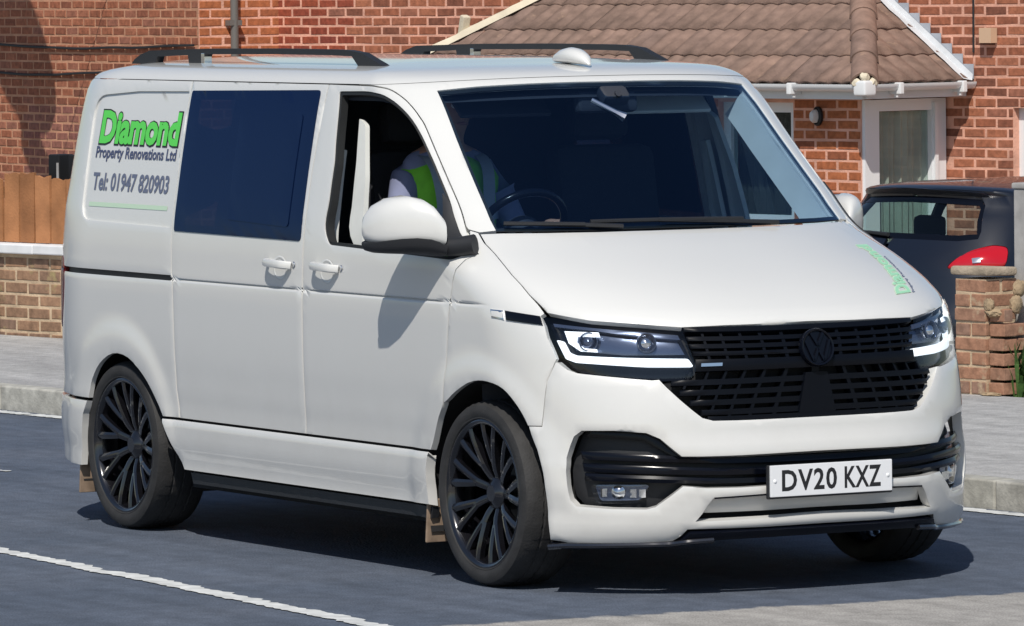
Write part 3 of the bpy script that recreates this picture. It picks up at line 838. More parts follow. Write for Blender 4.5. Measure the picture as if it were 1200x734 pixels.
# bulkhead lamp on the porch front
lc = hw(-.885, PO+.012, 1.165)
bm = bmesh.new(); nq = HN.to_track_quat('Z', 'Y').to_matrix().to_4x4()
add_lathe(bm, [(.0005, 0), (.062, 0), (.062, .02), (.05, .03)], 24, Matrix.Translation(lc) @ nq @ Matrix.Diagonal((.75, 1.15, 1, 1))); lb = hobj('wall_lamp', bm, M['matt_black'])
bm = bmesh.new(); add_lathe(bm, [(.042, .028), (.040, .055), (.03, .075), (.0005, .083)], 20, Matrix.Translation(lc) @ nq @ Matrix.Diagonal((.7, 1.2, 1, 1))); obj('lamp_glass', bm, M['lampshade'], lb)
# soffit, fascia, gutters
bm = bmesh.new()
frame_box(bm, HP, HD, HN, SL+.05, SR-.03, -.0, EO-.03, 1.300, 1.318)
frame_box(bm, HP, HD, HN, SL+.05, SR-.03, EO-.03, EO-.008, 1.296, 1.40)
frame_box(bm, HP, HD, HN, SR-.03, SR-.008, 0.012, EO-.03, 1.298, 1.40)
hobj('soffit_and_fascia', bm, M['soffit'], smooth=False)
def gutter(a, b, nrm):
    bm = bmesh.new(); a, b = Vector(a), Vector(b); d = (b-a).normalized(); r = .052; seg = 10
    ring = []
    for p in (a, b):
        L = []
        for k in range(seg+1):
            t = math.pi*(1+k/seg); L.append((math.cos(t)*r, math.sin(t)*r))
        for k in range(seg+1):
            t = math.pi*(2-k/seg); L.append((math.cos(t)*(r-.004), math.sin(t)*(r-.004)))
        ring.append([bm.verts.new(p+nrm*(x+r)+Vector((0, 0, y+r*.4))) for x, y in L])
    n = len(ring[0])
    for k in range(n): bm.faces.new((ring[0][k], ring[0][(k+1) % n], ring[1][(k+1) % n], ring[1][k]))
    for R in ring:
        c = [v for v in R]; bm.faces.new(c)
    bmesh.ops.recalc_face_normals(bm, faces=bm.faces)
    g = hobj('gutter', bm, M['upvc'])
    return g
GZ = 1.385
g1 = gutter(hw(SL, EO-.006, GZ), hw(SR+.10, EO-.006, GZ), HN)
g2 = gutter(hw(SR-.006, EO+.0, GZ), hw(SR-.006, .01, GZ), HD)
def clip(g, c, nrm, along):
    bm = bmesh.new(); d = Vector(along); R = Matrix((d, nrm, Vector((0, 0, 1)))).transposed()
    add_box(bm, c+nrm*.055+Vector((0, 0, -.012)), (.045, .118, .085), R, bev=.008); add_box(bm, c+nrm*.06+Vector((0, 0, -.062)), (.025, .035, .03), R)
    obj('gutter_bracket', bm, M['upvc'], g)
for s in (-4.6, -3.6, -2.6, -1.62, -.90): clip(g1, hw(s, EO-.006, GZ), HN, HD)
for o in (.80, .14): clip(g2, hw(SR-.006, o, GZ), HD, HN)
bm = bmesh.new(); add_box(bm, hw(SR+.045, EO+.045, GZ-.005), (.125, .125, .112), Matrix((HD, HN, Vector((0, 0, 1)))).transposed(), bev=.02); obj('gutter_corner', bm, M['upvc'], g1)
# ---- tiled roof: double-roll tiles laid one by one, cut along the hips
cosP = 1/math.sqrt(1+PIT*PIT); sinP = PIT*cosP
TW, TG, TL = .300, .335, .40
def tile_bm():
    bm = bmesh.new(); nx = 12; rows = []
    for y in (0, TL):
        top = []
        for k in range(nx+1):
            x = -TW/2+TW*k/nx; z = .010+.016*abs(math.sin(math.pi*2*(k/nx)))**1.3
            top.append((x, y, z+(0 if y == 0 else -.008)))
        rows.append(top)
    T0 = [bm.verts.new(p) for p in rows[0]]; T1 = [bm.verts.new(p) for p in rows[1]]
    L0 = [bm.verts.new((p[0], p[1]+.004, p[2]-.022)) for p in rows[0]]
    for k in range(nx):
        bm.faces.new((T0[k], T0[k+1], T1[k+1], T1[k])); bm.faces.new((L0[k], L0[k+1], T0[k+1], T0[k]))
    return bm
tb = tile_bm()
for f in tb.faces: f.smooth = True
for e in tb.edges:
    if len(e.link_faces) == 2 and e.link_faces[0].normal.angle(e.link_faces[1].normal, 0) > .8: e.smooth = False
TILE = bpy.data.meshes.new('roof_tile'); tb.to_mesh(TILE); tb.free(); TILE.materials.append(M['tile'])
proof = hobj('porch_roof', wall_bm(HP, HD, HN, -.002, -.001, 3, 3.001), M['cement'], smooth=False)
# under-roof boards
bm = bmesh.new()
A = [hw(SL, EO, EZ-.03), hw(SR, EO, EZ-.03), hw(SR-EO, 0.02, EZ-.03+EO*PIT), hw(SL+EO, 0.02, EZ-.03+EO*PIT)]
vv = [bm.verts.new(p) for p in A]; w1 = bm.verts.new(hw(SR, .02, EZ-.03)); w0 = bm.verts.new(hw(SL, .02, EZ-.03))
bm.faces.new(vv); bm.faces.new((vv[1], w1, vv[2])); bm.faces.new((vv[0], vv[3], w0))
me = proof.data; bm.to_mesh(me); bm.free()
def lay(along, up_h, org, s0, s1, cuts, n_out, rows_n):
    """along: eave direction; up_h: horizontal uphill direction; cuts: [(point, normal)] keep the side the normal points away from"""
    upv = (up_h*cosP+Vector((0, 0, sinP))).normalized(); nz = along.cross(upv)
    if nz.z < 0: nz = -nz
    Rm = Matrix((along, upv, nz)).transposed().to_4x4()
    for r in range(rows_n):
        base = r*TG-.05
        n = int((s1-s0)/TW)+3
        for i in range(-1, n):
            s = s0+(i+.5)*TW
            T = Matrix.Translation(Vector(org)+along*s+upv*base+nz*(.014+rnd.uniform(-.002, .002))) @ Rm @ Euler((math.radians(1.6)*-1, 0, rnd.uniform(-.006, .006))).to_matrix().to_4x4()
            corners = [T @ Vector((x, y, .02)) for x in (-TW/2, TW/2) for y in (0, TL)]
            st = 0
            for p, nn in cuts:
                ds = [(c-p).dot(nn) for c in corners]
                if all(x > -.01 for x in ds): st = 2; break
                if any(x > 0 for x in ds): st = 1
            if st == 2: continue
            if st == 0: o = link_mesh('roof_tile', TILE, proof); o.matrix_basis = T; continue
            bm = bmesh.new(); bm.from_mesh(TILE); Ti = T.inverted()
            for p, nn in cuts:
                bmesh.ops.bisect_plane(bm, geom=bm.verts[:]+bm.edges[:]+bm.faces[:], plane_co=Ti @ p, plane_no=(Ti.to_3x3() @ nn), clear_outer=True)
            if not bm.faces: bm.free(); continue
            m2 = bpy.data.meshes.new('roof_tile'); bm.to_mesh(m2); bm.free(); m2.materials.append(M['tile'])
            o = link_mesh('roof_tile', m2, proof); o.matrix_basis = T
hipR = hw(SR, EO, EZ); hipL = hw(SL, EO, EZ)
nR = (HD+HN).normalized()*0+ (HD-(-HN)).normalized()    # placeholder, real normals below
dR = (hw(SR-EO, 0, 0)-hw(SR, EO, 0)).normalized(); dL = (hw(SL+EO, 0, 0)-hw(SL, EO, 0)).normalized()
pR = Vector((-dR.y, dR.x, 0)); pR = pR if pR.dot(HD) > 0 else -pR
pL = Vector((-dL.y, dL.x, 0)); pL = pL if pL.dot(-HD) > 0 else -pL
wallcut = (hw(0, .012, 0), -HN)
lay(HD, -HN, hw(0, EO, EZ), SL, SR, [(hipR, pR), (hipL, pL), wallcut], HN, 5)
lay(-HN, -HD, hw(SR, 0, EZ), -EO, 0, [(hipR, -pR), wallcut], HD, 5)
# hips: half-round brown ridge tiles on the right, cream mortar on the left
def hip_tiles():
    a = hw(SR, EO, EZ+.005); b = hw(SR-EO, 0, EZ+.005+EO*PIT); d = (b-a); L = d.length; d.normalize(); side = d.cross(Vector((0, 0, 1))).normalized(); up = side.cross(d).normalized()
    n = int(L/.36)+1
    for i in range(n):
        p = a+d*(i*.36-.04); q = p+d*.42; bm = bmesh.new(); R = []
        for pt, r in ((p, .105), (q, .092)):
            R.append([bm.verts.new(pt+side*r*math.cos(t)+up*(r*math.sin(t)*.9-.01)) for t in [math.pi*k/10 for k in range(11)]]); R.append([bm.verts.new(pt+side*(r-.015)*math.cos(t)+up*((r-.015)*math.sin(t)*.9-.012)) for t in [math.pi*k/10 for k in range(11)]])
        for k in range(10):
            bm.faces.new((R[0][k], R[0][k+1], R[2][k+1], R[2][k])); bm.faces.new((R[0][k], R[0][k+1], R[1][k+1], R[1][k])); bm.faces.new((R[2][k], R[2][k+1], R[3][k+1], R[3][k]))
        bmesh.ops.recalc_face_normals(bm, faces=bm.faces)
        obj('hip_tile', bm, M['tile'], proof)
    for k, (x, z) in enumerate(((-.055, 0.0), (.055, .0), (0, .045))):      # mortar knobs at the foot of the hip
        bm = bmesh.new(); bmesh.ops.create_icosphere(bm, subdivisions=2, radius=.034)
        for v in bm.verts: v.co = a-d*.06+side*x+up*(z+.01)+v.co*(.8+.4*rnd.random())
        obj('hip_mortar', bm, M['render'], proof)
hip_tiles()
a = hw(SL, EO, EZ); b = hw(SL+EO, 0, EZ+EO*PIT); d = (b-a).normalized(); side = d.cross(Vector((0, 0, 1))).normalized(); up = side.cross(d)
bm = bmesh.new(); L = (b-a).length; A = []
for k in range(25):
    p = a+d*(L*k/24); w = .075+rnd.uniform(-.012, .012)
    A.append([bm.verts.new(p-side*w+up*.012), bm.verts.new(p-side*w*.5+up*(.062+rnd.uniform(-.006, .006))), bm.verts.new(p+side*w*.5+up*(.062+rnd.uniform(-.006, .006))), bm.verts.new(p+side*w+up*.012)])
for x, y in zip(A, A[1:]):
    for k in range(3): bm.faces.new((x[k], x[k+1], y[k+1], y[k]))
obj('hip_fillet', bm, M['render'], proof)
bm = bmesh.new(); p = a+d*(L*.42); add_box(bm, p+up*.07-side*.03, (.07, .07, .22), Matrix.Rotation(.3, 3, 'Y'), bev=.015); obj('hip_lug', bm, M['render'], proof)
# cement fillet between the tiles and the house wall left of the hip
bm = bmesh.new(); A = []
for k in range(20):
    t = k/19; p = hw(SL-.30+(EO+.1)*t, .012, EZ+.06+(EO*PIT+.06)*t); A.append((bm.verts.new(p), bm.verts.new(p+Vector((0, 0, -.13-.02*rnd.random()))+HN*.05+HD*.05)))
for x, y in zip(A, A[1:]): bm.faces.new((x[1], y[1], y[0], x[0]))
obj('wall_fillet', bm, M['cement'], proof)
# stepped lead flashing up the house wall
bm = bmesh.new(); o1 = .016
def lead_poly(pts, o):
    vs = [bm.verts.new(hw(s, o, z)) for s, z in pts]; f = bm.faces.new(vs); r = bmesh.ops.extrude_face_region(bm, geom=[f])
    for v in r['geom']:
        if isinstance(v, bmesh.types.BMVert): v.co += HN*.006
s, z = SR+.075, EZ-.02
low0 = (SR+.075, EZ-.045); low1 = (SR+.075-1.25, EZ-.045+1.25*PIT)
steps = []
k = 0
while z < low1[1]+.20:
    steps.append((s, z+.075)); steps.append((s-.110, z+.075)); s -= .110; z += .075; k += 1
for i in range(0, len(steps)-1, 2):                      # each step is one turned-in flap
    (sa, za), (sb, zb) = steps[i], steps[i+1]
    zl = lambda q: low0[1]+(low0[0]-q)*PIT+.02
    lead_poly([(sa, zl(sa)+.02), (sa, za+.05), (sb, zb+.05), (sb, zl(sb)+.02)], o1)
bmesh.ops.recalc_face_normals(bm, faces=bm.faces)
fl = obj('lead_flashing', bm, M['lead'], proof, smooth=False)
bm = bmesh.new(); vs = []
A = []
for k in range(14):
    t = k/13; s = low0[0]-.0-1.22*t; z = low0[1]+1.22*t*PIT; j = rnd.uniform(-.006, .006)
    A.append((bm.verts.new(hw(s, .026, z+.075)), bm.verts.new(hw(s, .035+j*.3, z+.03)), bm.verts.new(hw(s-.0, .13+j, z+.045))))
for x, y in zip(A, A[1:]):
    bm.faces.new((x[0], x[1], y[1], y[0])); bm.faces.new((x[1], x[2], y[2], y[1]))
bmesh.ops.recalc_face_normals(bm, faces=bm.faces)
obj('lead_apron', bm, plain('pale_lead', (.60, .62, .64), .5, noise=.1), proof)
# ------------------------------------------------------------------ second house, left, facing the road
LY = 11.216; LO = Vector((0, LY, 0)); LDv = Vector((1, 0, 0)); LNv = Vector((0, -1, 0))
house2 = empty('brick_house', (-30, LY+2, -.95), 0, 'brown brick house wall behind the plank fence, with a dark shadow across it', 'house')
bpy.context.view_layer.update()
bm = wall_bm(LO, LDv, LNv, -36, -26.25, Z0, 5.2)
lw = obj('main_wall', bm, M['mortar_brown'], house2, smooth=False); lw.matrix_basis = Matrix.Translation(-house2.location)
bpy.context.view_layer.update()
def lmat(s, z): return M['brick_pink'] if (-29.6 < s < -28.2 and z < 1.15) else M['brick']
brick_wall(lw, LO, LDv, LNv, -36, -26.25, Z0, 3.4, lmat, visible=lambda s, z: (-30.2 < s < -26.2 and z > 1.5 and z < 2.13) or (-30.25 < s < -28.2 and z > .50 and z <= 1.5), phase=.05)
ew = obj('end_wall', wall_bm(Vector((-26.249, LY+.002, 0)), Vector((0, 1, 0)), Vector((1, 0, 0)), 0, .9, Z0, 3.4, o0=-.06, o1=.002), M['mortar'], house2, smooth=False); ew.matrix_basis = Matrix.Translation(-house2.location)
bpy.context.view_layer.update()
brick_wall(ew, (-26.247, LY+.002, 0), (0, 1, 0), (1, 0, 0), 0, .9, Z0, 3.4, M['brick_orange'], visible=lambda s, z: z > 1.45 and z < 2.13)
bm = bmesh.new(); add_tube(bm, [(-26.185, LY+.30, -.9), (-26.185, LY+.30, 5.0)], .034, 14); dpipe = obj('downpipe', bm, M['pipe'], house2); dpipe.matrix_basis = Matrix.Translation(-house2.location)
for z in (1.85, .4, 3.2):
    bm = bmesh.new(); add_box(bm, (-26.20, LY+.30, z), (.09, .11, .045)); obj('pipe_clip', bm, M['pipe'], dpipe, smooth=False)
for i, (z, x0, x1) in enumerate(((1.665, -30.5, -26.3), (1.43, -30.5, -28.0))):
    bm = bmesh.new(); add_tube(bm, smooth_pts([(x0+(x1-x0)*k/8, LY-.022, z-.035*math.sin(math.pi*k/8)+.01*rnd.random()) for k in range(9)], 4), .011, 6)
    q = obj('wall_cable', bm, M['matt_black'], house2); q.matrix_basis = Matrix.Translation(-house2.location)
# ------------------------------------------------------------------ garden wall with fence
W0 = Vector((-14.335, 3.818, 0)); WN = -BN
gw = empty('garden_wall', W0+BD*.5, 0, 'low weathered brick garden wall with white coping beside the pavement', 'wall')
def wobj(name, bm, mat, parent, **k):
    o = obj(name, bm, mat, parent, **k); o.matrix_basis = Matrix.Translation(-parent.location); return o
mw = wobj('wall_core', wall_bm(W0, BD, WN, -5.0, 1.6, .03, .60, o0=-.20), M['mortar_old'], gw, smooth=False)
bpy.context.view_layer.update()
brick_wall(mw, W0, BD, WN, -5.0, 1.6, .06, .60, M['brick_old'], visible=lambda s, z: -1.6 < s < .9, proud=.004)
bm = bmesh.new(); add_box(bm, (0, 0, 0), (.598, .30, .058), bev=.008); CP = bpy.data.meshes.new('coping_stone'); bm.to_mesh(CP); bm.free(); CP.materials.append(M['coping'])
for k in range(11):
    o = link_mesh('coping_stone', CP, gw); o.location = W0+BD*(-4.7+.6*k)-WN*.10+Vector((0, 0, .631+rnd.uniform(-.002, .002)))-gw.location; o.rotation_euler = (0, 0, math.atan2(BD.y, BD.x))
bm = bmesh.new(); frame_box(bm, W0, BD, WN, -.06, -.0, .004, .03, .12, .60); wobj('dark_joint', bm, M['under'], gw, smooth=False)
fence = empty('plank_fence', W0+BN*.10+Vector((0, 0, .66)), 0, 'orange brown plank fence standing on the white coping', 'fence')
fx = -4.9; fang = math.atan2(BD.y, BD.x)
while fx < 1.5:
    w = .140+rnd.uniform(-.008, .008); hgt = .395+rnd.uniform(-.02, .025); bm = bmesh.new(); n = 8
    prof = [(-w/2, 0.0), (w/2, 0.0)]+[(w/2-w*k/6, hgt+.007*math.sin(k*1.1+fx*7)) for k in range(7)]
    T = Matrix.Rotation(math.pi/2, 4, 'X'); add_prism(bm, prof, .018, T)
    o = obj('fence_board', bm, M['fence'], fence, smooth=False); o.location = BD*(fx+w/2)-BD*.0+Vector((0, 0, .004)); o.rotation_euler = (rnd.uniform(-.02, .02), rnd.uniform(-.015, .015), fang)
    fx += w+.016
for z in (.08, .30):
    bm = bmesh.new(); add_box(bm, (0, 0, 0), (6.4, .035, .07)); o = obj('fence_rail', bm, M['fence'], fence, smooth=False); o.location = BD*(-1.7)+BN*.035+Vector((0, 0, z)); o.rotation_euler = (0, 0, fang)
# dark clutter behind the fence top
for i, (s, w, h_, lb) in enumerate(((.235, .11, .20, 'small black box with a pale edge behind the fence, the one farther from the van'), (.44, .12, .20, 'small black box behind the fence, next to the van'))):
    bm = bmesh.new(); add_box(bm, (0, 0, h_/2), (w, .12, h_), bev=.01)
    c = empty('garden_box', W0+BD*s+BN*.30+Vector((0, 0, .99)), fang, lb, 'box', 'black boxes behind the fence')
    obj('box_body', bm, M['dish'], c); bm = bmesh.new(); add_box(bm, (w*.5-.012, -.062, h_*.5), (.016, .006, h_*.5)); obj('box_clip', bm, M['post'], c, smooth=False)
    bm = bmesh.new(); add_box(bm, (0, .03, -.55), (.04, .04, 1.1)); obj('box_stand', bm, M['dish'], c, smooth=False)
# unseen dish added above the view, shaped to cast the shadow on the brickwork
SO_ = 1.0                                            # stand-off from the wall
_k = SO_/(-SUN_DIR.y)
def lp(x, z, o=0.0):
    "point that stands off the wall so that its shadow lands at (x, z)"
    return Vector((x-.72+SUN_DIR.x*_k, LY-SO_-o, z+SUN_DIR.z*_k))
dpos = lp(-28.97, 1.86)
dish = empty('shadow_dish', dpos, 0, 'unseen black dish added high off the brown brick wall to cast the shadow', 'shadow caster')
DT = Matrix.Translation(-dish.location)
bm = bmesh.new(); add_tube(bm, smooth_pts([lp(-28.40, .30), lp(-28.62, .62), lp(-28.90, .95)], 4), [.085]*4+[.075]*4+[.05], 10); o = obj('caster_mast', bm, M['dish'], dish); o.matrix_basis = DT
bm = bmesh.new(); add_tube(bm, smooth_pts([lp(-28.87, .93), lp(-28.98, 1.12), lp(-29.10, 1.30), lp(-29.28, 1.57)], 4), [.05, .045, .04, .035]+[.03]*9, 8); o = obj('caster_arm', bm, M['dish'], dish); o.matrix_basis = DT
bm = bmesh.new(); q = lp(-28.40, .30); add_tube(bm, [q, Vector((q.x, LY, q.z))], .006, 6); q = lp(-29.28, 1.57); add_tube(bm, [q, Vector((q.x, LY, q.z))], .006, 6); o = obj('caster_struts', bm, M['dish'], dish); o.matrix_basis = DT
bm = bmesh.new()
cc = lp(-28.97, 1.86); ax = Vector((.72, 0, -.69)).normalized(); bx = Vector((ax.z, 0, -ax.x)); nn = Vector((0, -1, 0))
R = []
for r in (0.0, .25, .5, .75, .93, 1.0):
    ring = []
    for k in range(40):
        t = 2*math.pi*k/40; ring.append(bm.verts.new(cc+ax*(1.04*r*math.cos(t))+bx*(.47*r*math.sin(t))+nn*(.10*r*r)))
    R.append(ring)
for x, y in zip(R, R[1:]):
    for k in range(40): bm.faces.new((x[k], x[(k+1) % 40], y[(k+1) % 40], y[k]))
bmesh.ops.remove_doubles(bm, verts=bm.verts, dist=.0005)
g = bmesh.ops.solidify(bm, geom=bm.faces[:], thickness=.02)
o = obj('caster_disc', bm, M['dish'], dish); o.matrix_basis = DT
# ------------------------------------------------------------------ broken brick pillar
PB = Vector((-6.16, 5.40, .11)); pang = math.atan2(BD.y, BD.x)
pil = empty('gate_pillar', PB, pang, 'short crumbling brick gate pillar with stone cap by the black car', 'pillar')
bm = bmesh.new(); add_box(bm, (-.052, .113, .29), (.212, .212, .585)); core = obj('pillar_core', bm, M['mortar_old'], pil, smooth=False)
def pbrick(c, s):
    bm = bmesh.new(); add_box(bm, (0, 0, 0), s, bev=.005); o = obj('brick', bm, M['brick_pillar'], core, angle=30); o.location = c; o.rotation_euler = (rnd.uniform(-.02, .02), rnd.uniform(-.02, .02), rnd.uniform(-.02, .02))
for j in range(8):                                   # one-brick pier: stretcher and headers turn about in the courses
    z = .034+j*.0735; q = lambda: rnd.uniform(-.003, .004)
    if j % 2:
        pbrick((-.052, .052+q(), z), (.216, .104, .060)); pbrick((-.052, .170+q(), z), (.216+q(), .104, .060))
    else:
        pbrick((-.109+q(), .112, z), (.102, .222, .060)); pbrick((.005+q(), .112, z), (.102, .222, .060))
# toothed stub of the broken wall on its right, with smears and rubble of old mortar
for j in range(6):
    z = .034+j*.0735; d_ = [.175, .170, .172, .165, .160, .10][j]
    pbrick((.112+rnd.uniform(-.006, .006), .030+d_/2*.5, z), (.104, d_*.62, .061))
    if j < 5: pbrick((.110+rnd.uniform(-.008, .008), .155, z), (.092, .095, .060))
def lump(c, r, n='mortar_lump', mat='rubble', k=.3):
    bm = bmesh.new(); bmesh.ops.create_icosphere(bm, subdivisions=3, radius=1)
    sd = rnd.random()*50
    from mathutils import noise as mn
    for v in bm.verts: v.co = Vector((v.co.x*r[0], v.co.y*r[1], v.co.z*r[2]))*(1+k*mn.noise(v.co*2.6+Vector((sd, 0, 0)))+.12*mn.noise(v.co*7+Vector((sd, 0, 0))))
    o = obj(n, bm, M[mat], core); o.location = c
for c, r in (((.085, .035, .415), (.065, .040, .026)), ((.075, .01, .455), (.030, .018, .035)), ((.145, .13, .455), (.025, .040, .050)), ((.150, .15, .535), (.022, .040, .045)), ((.10, -.01, .008), (.07, .03, .010))): lump(c, r)
bm = bmesh.new(); add_box(bm, (-.052, .10, .618), (.262, .225, .045), bev=.014)
for v in bm.verts:
    v.co.z += .010*(1-abs(v.co.x+.05)/.15)+.004*math.sin(v.co.x*31+v.co.y*17)
obj('stone_cap', bm, M['stone'], pil)
# post at the right edge and weeds at its foot
pp = empty('gate_post', (-6.19, 5.655, .08), pang, 'weathered grey post at the right edge beside the brick pillar', 'post')
bm = bmesh.new(); add_box(bm, (.035, .05, .53), (.10, .10, 1.06), bev=.01); obj('post_shaft', bm, M['post'], pp)
bm = bmesh.new(); add_box(bm, (.035, .05, 1.075), (.115, .115, .03), bev=.008); obj('post_cap', bm, M['post'], pp)
def weeds(c, n, spread, hgt, label, group='weeds at the foot of the pillar'):
    bm = bmesh.new()
    for i in range(n):
        x, y = rnd.gauss(0, spread), rnd.gauss(0, spread); h_ = hgt*rnd.uniform(.4, 1); a = rnd.uniform(0, 6.28); lean = rnd.uniform(.1, .6)*h_
        p0 = Vector((x, y, 0)); p1 = p0+Vector((math.cos(a)*lean*.4, math.sin(a)*lean*.4, h_*.6)); p2 = p0+Vector((math.cos(a)*lean, math.sin(a)*lean, h_)); s = Vector((-math.sin(a), math.cos(a), 0))*rnd.uniform(.006, .016)
        v = [bm.verts.new(p) for p in (p0-s*.5, p0+s*.5, p1+s, p1-s, p2)]
        bm.faces.new((v[0], v[1], v[2], v[3])); bm.faces.new((v[3], v[2], v[4]))
    o = obj('weed_clump', bm, M['leaf'], None, smooth=False); o.location = c
    tag(o, label, 'weeds', group); return o
weeds((-6.06, 5.595, .10), 170, .035, .30, 'green weeds growing between the brick pillar and the grey post')
weeds((-5.98, 5.66, .10), 150, .05, .20, 'low green weeds on the ground in front of the grey post')
# ================================================================== THE VAN
SH = Shell(VAN_ROWS, van_disp)
_n0 = SH.normal
SH.normal = lambda u, v: (0.0, 0.0, 1.0) if v > 2.55 else _n0(u, v)
van = empty('panel_van', (0, 0, 0), 0, 'white panel van with black roof rails and green side lettering driving along the road', 'van')
SH.levels = [.466, .475, .483, .492, 1.034, 1.0405, 1.0438, 1.047, 1.0502, 1.0535, 1.060]
S = SH.side
def sx(pts, d=.03):
    "points given as (x, z) on the side, straight between neighbours"
    out = []
    for a, b in zip(pts, pts[1:]):
        n = max(1, int(math.hypot(b[0]-a[0], b[1]-a[1])/d))
        out += [S(a[0]+(b[0]-a[0])*k/n, a[1]+(b[1]-a[1])*k/n) for k in range(n)]
    return out+[S(*pts[-1])]
def sxc(pts): return sx(list(pts)+[pts[0]])[:-1]
P = M['paint']
# -------- roof: structured skin from gutter to gutter
def u_end(v): return SH.xr(v)-SH.ar(v)*math.pi/2-(SH.xf(v)-SH.a(v))
bm = bmesh.new(); rows = []
vs_ = [1.843, 1.848, 1.855, 1.865, 1.875, 1.89, 1.905, 1.92, 1.945, 1.98, 2.02, 2.08, 2.15, 2.22, 2.30, 2.38, 2.45, 2.53, 2.60, 2.68]
for v in vs_:
    ue = u_end(v); row = []
    us = [ue+(0-ue)*(1-math.cos(k/20*math.pi/2))*.25 for k in range(20)]
    us = [ue*(1-k/34) for k in range(34)]+[k/26 for k in range(27)]
    us += [2-u for u in reversed(us[:-1])]
    rows.append([bm.verts.new(SH.base(u, v)) for u in us])
for a, b in zip(rows, rows[1:]):
    for k in range(len(a)-1): bm.faces.new((a[k], a[k+1], b[k+1], b[k]))
bmesh.ops.remove_doubles(bm, verts=bm.verts, dist=.0015)
bmesh.ops.recalc_face_normals(bm, faces=bm.faces)
for f in bm.faces: pass
if sum(f.normal.z for f in bm.faces) < 0: bmesh.ops.reverse_faces(bm, faces=bm.faces)
roof = obj('roof', bm, P, van, angle=60)
bm = bmesh.new(); rows = []
for v in (1.80, 1.85, 1.90, 2.0, 2.2, 2.45, 2.66):
    ue = u_end(v); us = [ue*(1-k/16) for k in range(16)]+[k/14 for k in range(15)]; us += [2-u for u in reversed(us[:-1])]
    rows.append([bm.verts.new(Vector(SH.at(u, v, -.035))-Vector((0, 0, .012))) for u in us])
for a, b in zip(rows, rows[1:]):
    for k in range(len(a)-1): bm.faces.new((a[k], b[k], b[k+1], a[k+1]))
obj('headlining', bm, M['cabin'], van)
# -------- windscreen and its frame
ws = F['ws_side'][::-1]                             # base -> top
near_ws = F['ws_base'][::-1]+[F['ws_side'][3], F['ws_side'][2], F['ws_side'][1]]+F['ws_top']
near_ws = F['ws_base'][::-1][:-1]+ws[:-1]+F['ws_top']
half = [(1.0, F['ws_base'][-1][1])]+[tuple(p) for p in near_ws[1:-1]]+[(1.0, F['ws_top'][-1][1])]
_dt = [(p.x, p.y) for p in smooth_pts([(-.38, 1.837, 0), (-.033, 1.8355, 0), (.075, 1.8305, 0), (.165, 1.8195, 0), (.225, 1.792, 0), (.262, 1.757, 0), (.287, 1.715, 0), (.302, 1.669, 0), (.315, 1.517, 0), (.321, 1.367, 0), (.313, 1.300, 0), (.292, 1.247, 0)], 4)]
def mir_closed(h): return h+[(2-u, v) for u, v in reversed(h) if u < .9995]
def mirc(h):
    "h starts and ends on u = 1; closes round the far side"
    return list(h)+[(2-u, v) for u, v in reversed(h[1:-1])]
ws_poly = mirc(half)[::-1]
gut = [tuple(p) for p in F['gut']]
def offset_line(L, d):
    o = []
    for i in range(len(L)):
        a, b = L[max(0, i-1)], L[min(len(L)-1, i+1)]; tx, ty = b[0]-a[0], b[1]-a[1]; l = math.hypot(tx, ty); o.append((L[i][0]-ty/l*d, L[i][1]+tx/l*d))
    return o
_out = [p for p in offset_line(_dt, .0065) if p[0] > -.06]
pil_half = [(1.0, F['ws_top'][-1][1])]+[tuple(p) for p in reversed(F['ws_top'][:-1])]+[tuple(p) for p in F['ws_side'][1:]]
pil_half += [(.366, 1.289), (.327, 1.302)]+[p for p in _out if p[1] > 1.303][::-1]+[(-.10, 1.8425), (.30, 1.8425), (.6, 1.8425), (1.0, 1.8425)]
panel('windscreen_frame', SH, P, van, mirc(pil_half), thick=.03, res=.03)
def shrink(poly, d):
    "move a closed loop inward by about d in (u, v)"
    n = len(poly); out = []
    area = sum(poly[i][0]*poly[(i+1) % n][1]-poly[(i+1) % n][0]*poly[i][1] for i in range(n))
    s = 1 if area > 0 else -1
    for i in range(n):
        a = Vector(poly[i-1]); b = Vector(poly[(i+1) % n]); t = (b-a).normalized()
        out.append((poly[i][0]-s*t.y*d, poly[i][1]+s*t.x*d))
    return out
wd = densify(ws_poly, .05)
wscr = panel('windscreen', SH, M['wind'], van, shrink(wd, .001), off=-.006, thick=0, drop=0, res=.05)
inner = shrink(wd, .014)
panel('frit_band', SH, M['seal'], wscr, shrink(wd, .0005), [inner], off=-.008, thick=.004, drop=0, res=.05)
# -------- bonnet
hs = [tuple(p) for p in F['hood_side']]; hf = [tuple(p) for p in F['hood_front']]
hood_half = [(1.0, 1.2605), (.891, 1.2615), (.753, 1.2645), (.601, 1.2715), (.45, 1.281)]+[(hs[0][0]+.005, hs[0][1]-.003)]+[(u+.002, v) for u, v in hs[1:-1]]+[(hs[-1][0]+.006, hs[-1][1]+.003)]+hf[1:-1]+[(1.0, hf[-1][1])]
bonnet = panel('bonnet', SH, P, van, mirc(hood_half)[::-1], thick=.025, res=.03, drop=.004)
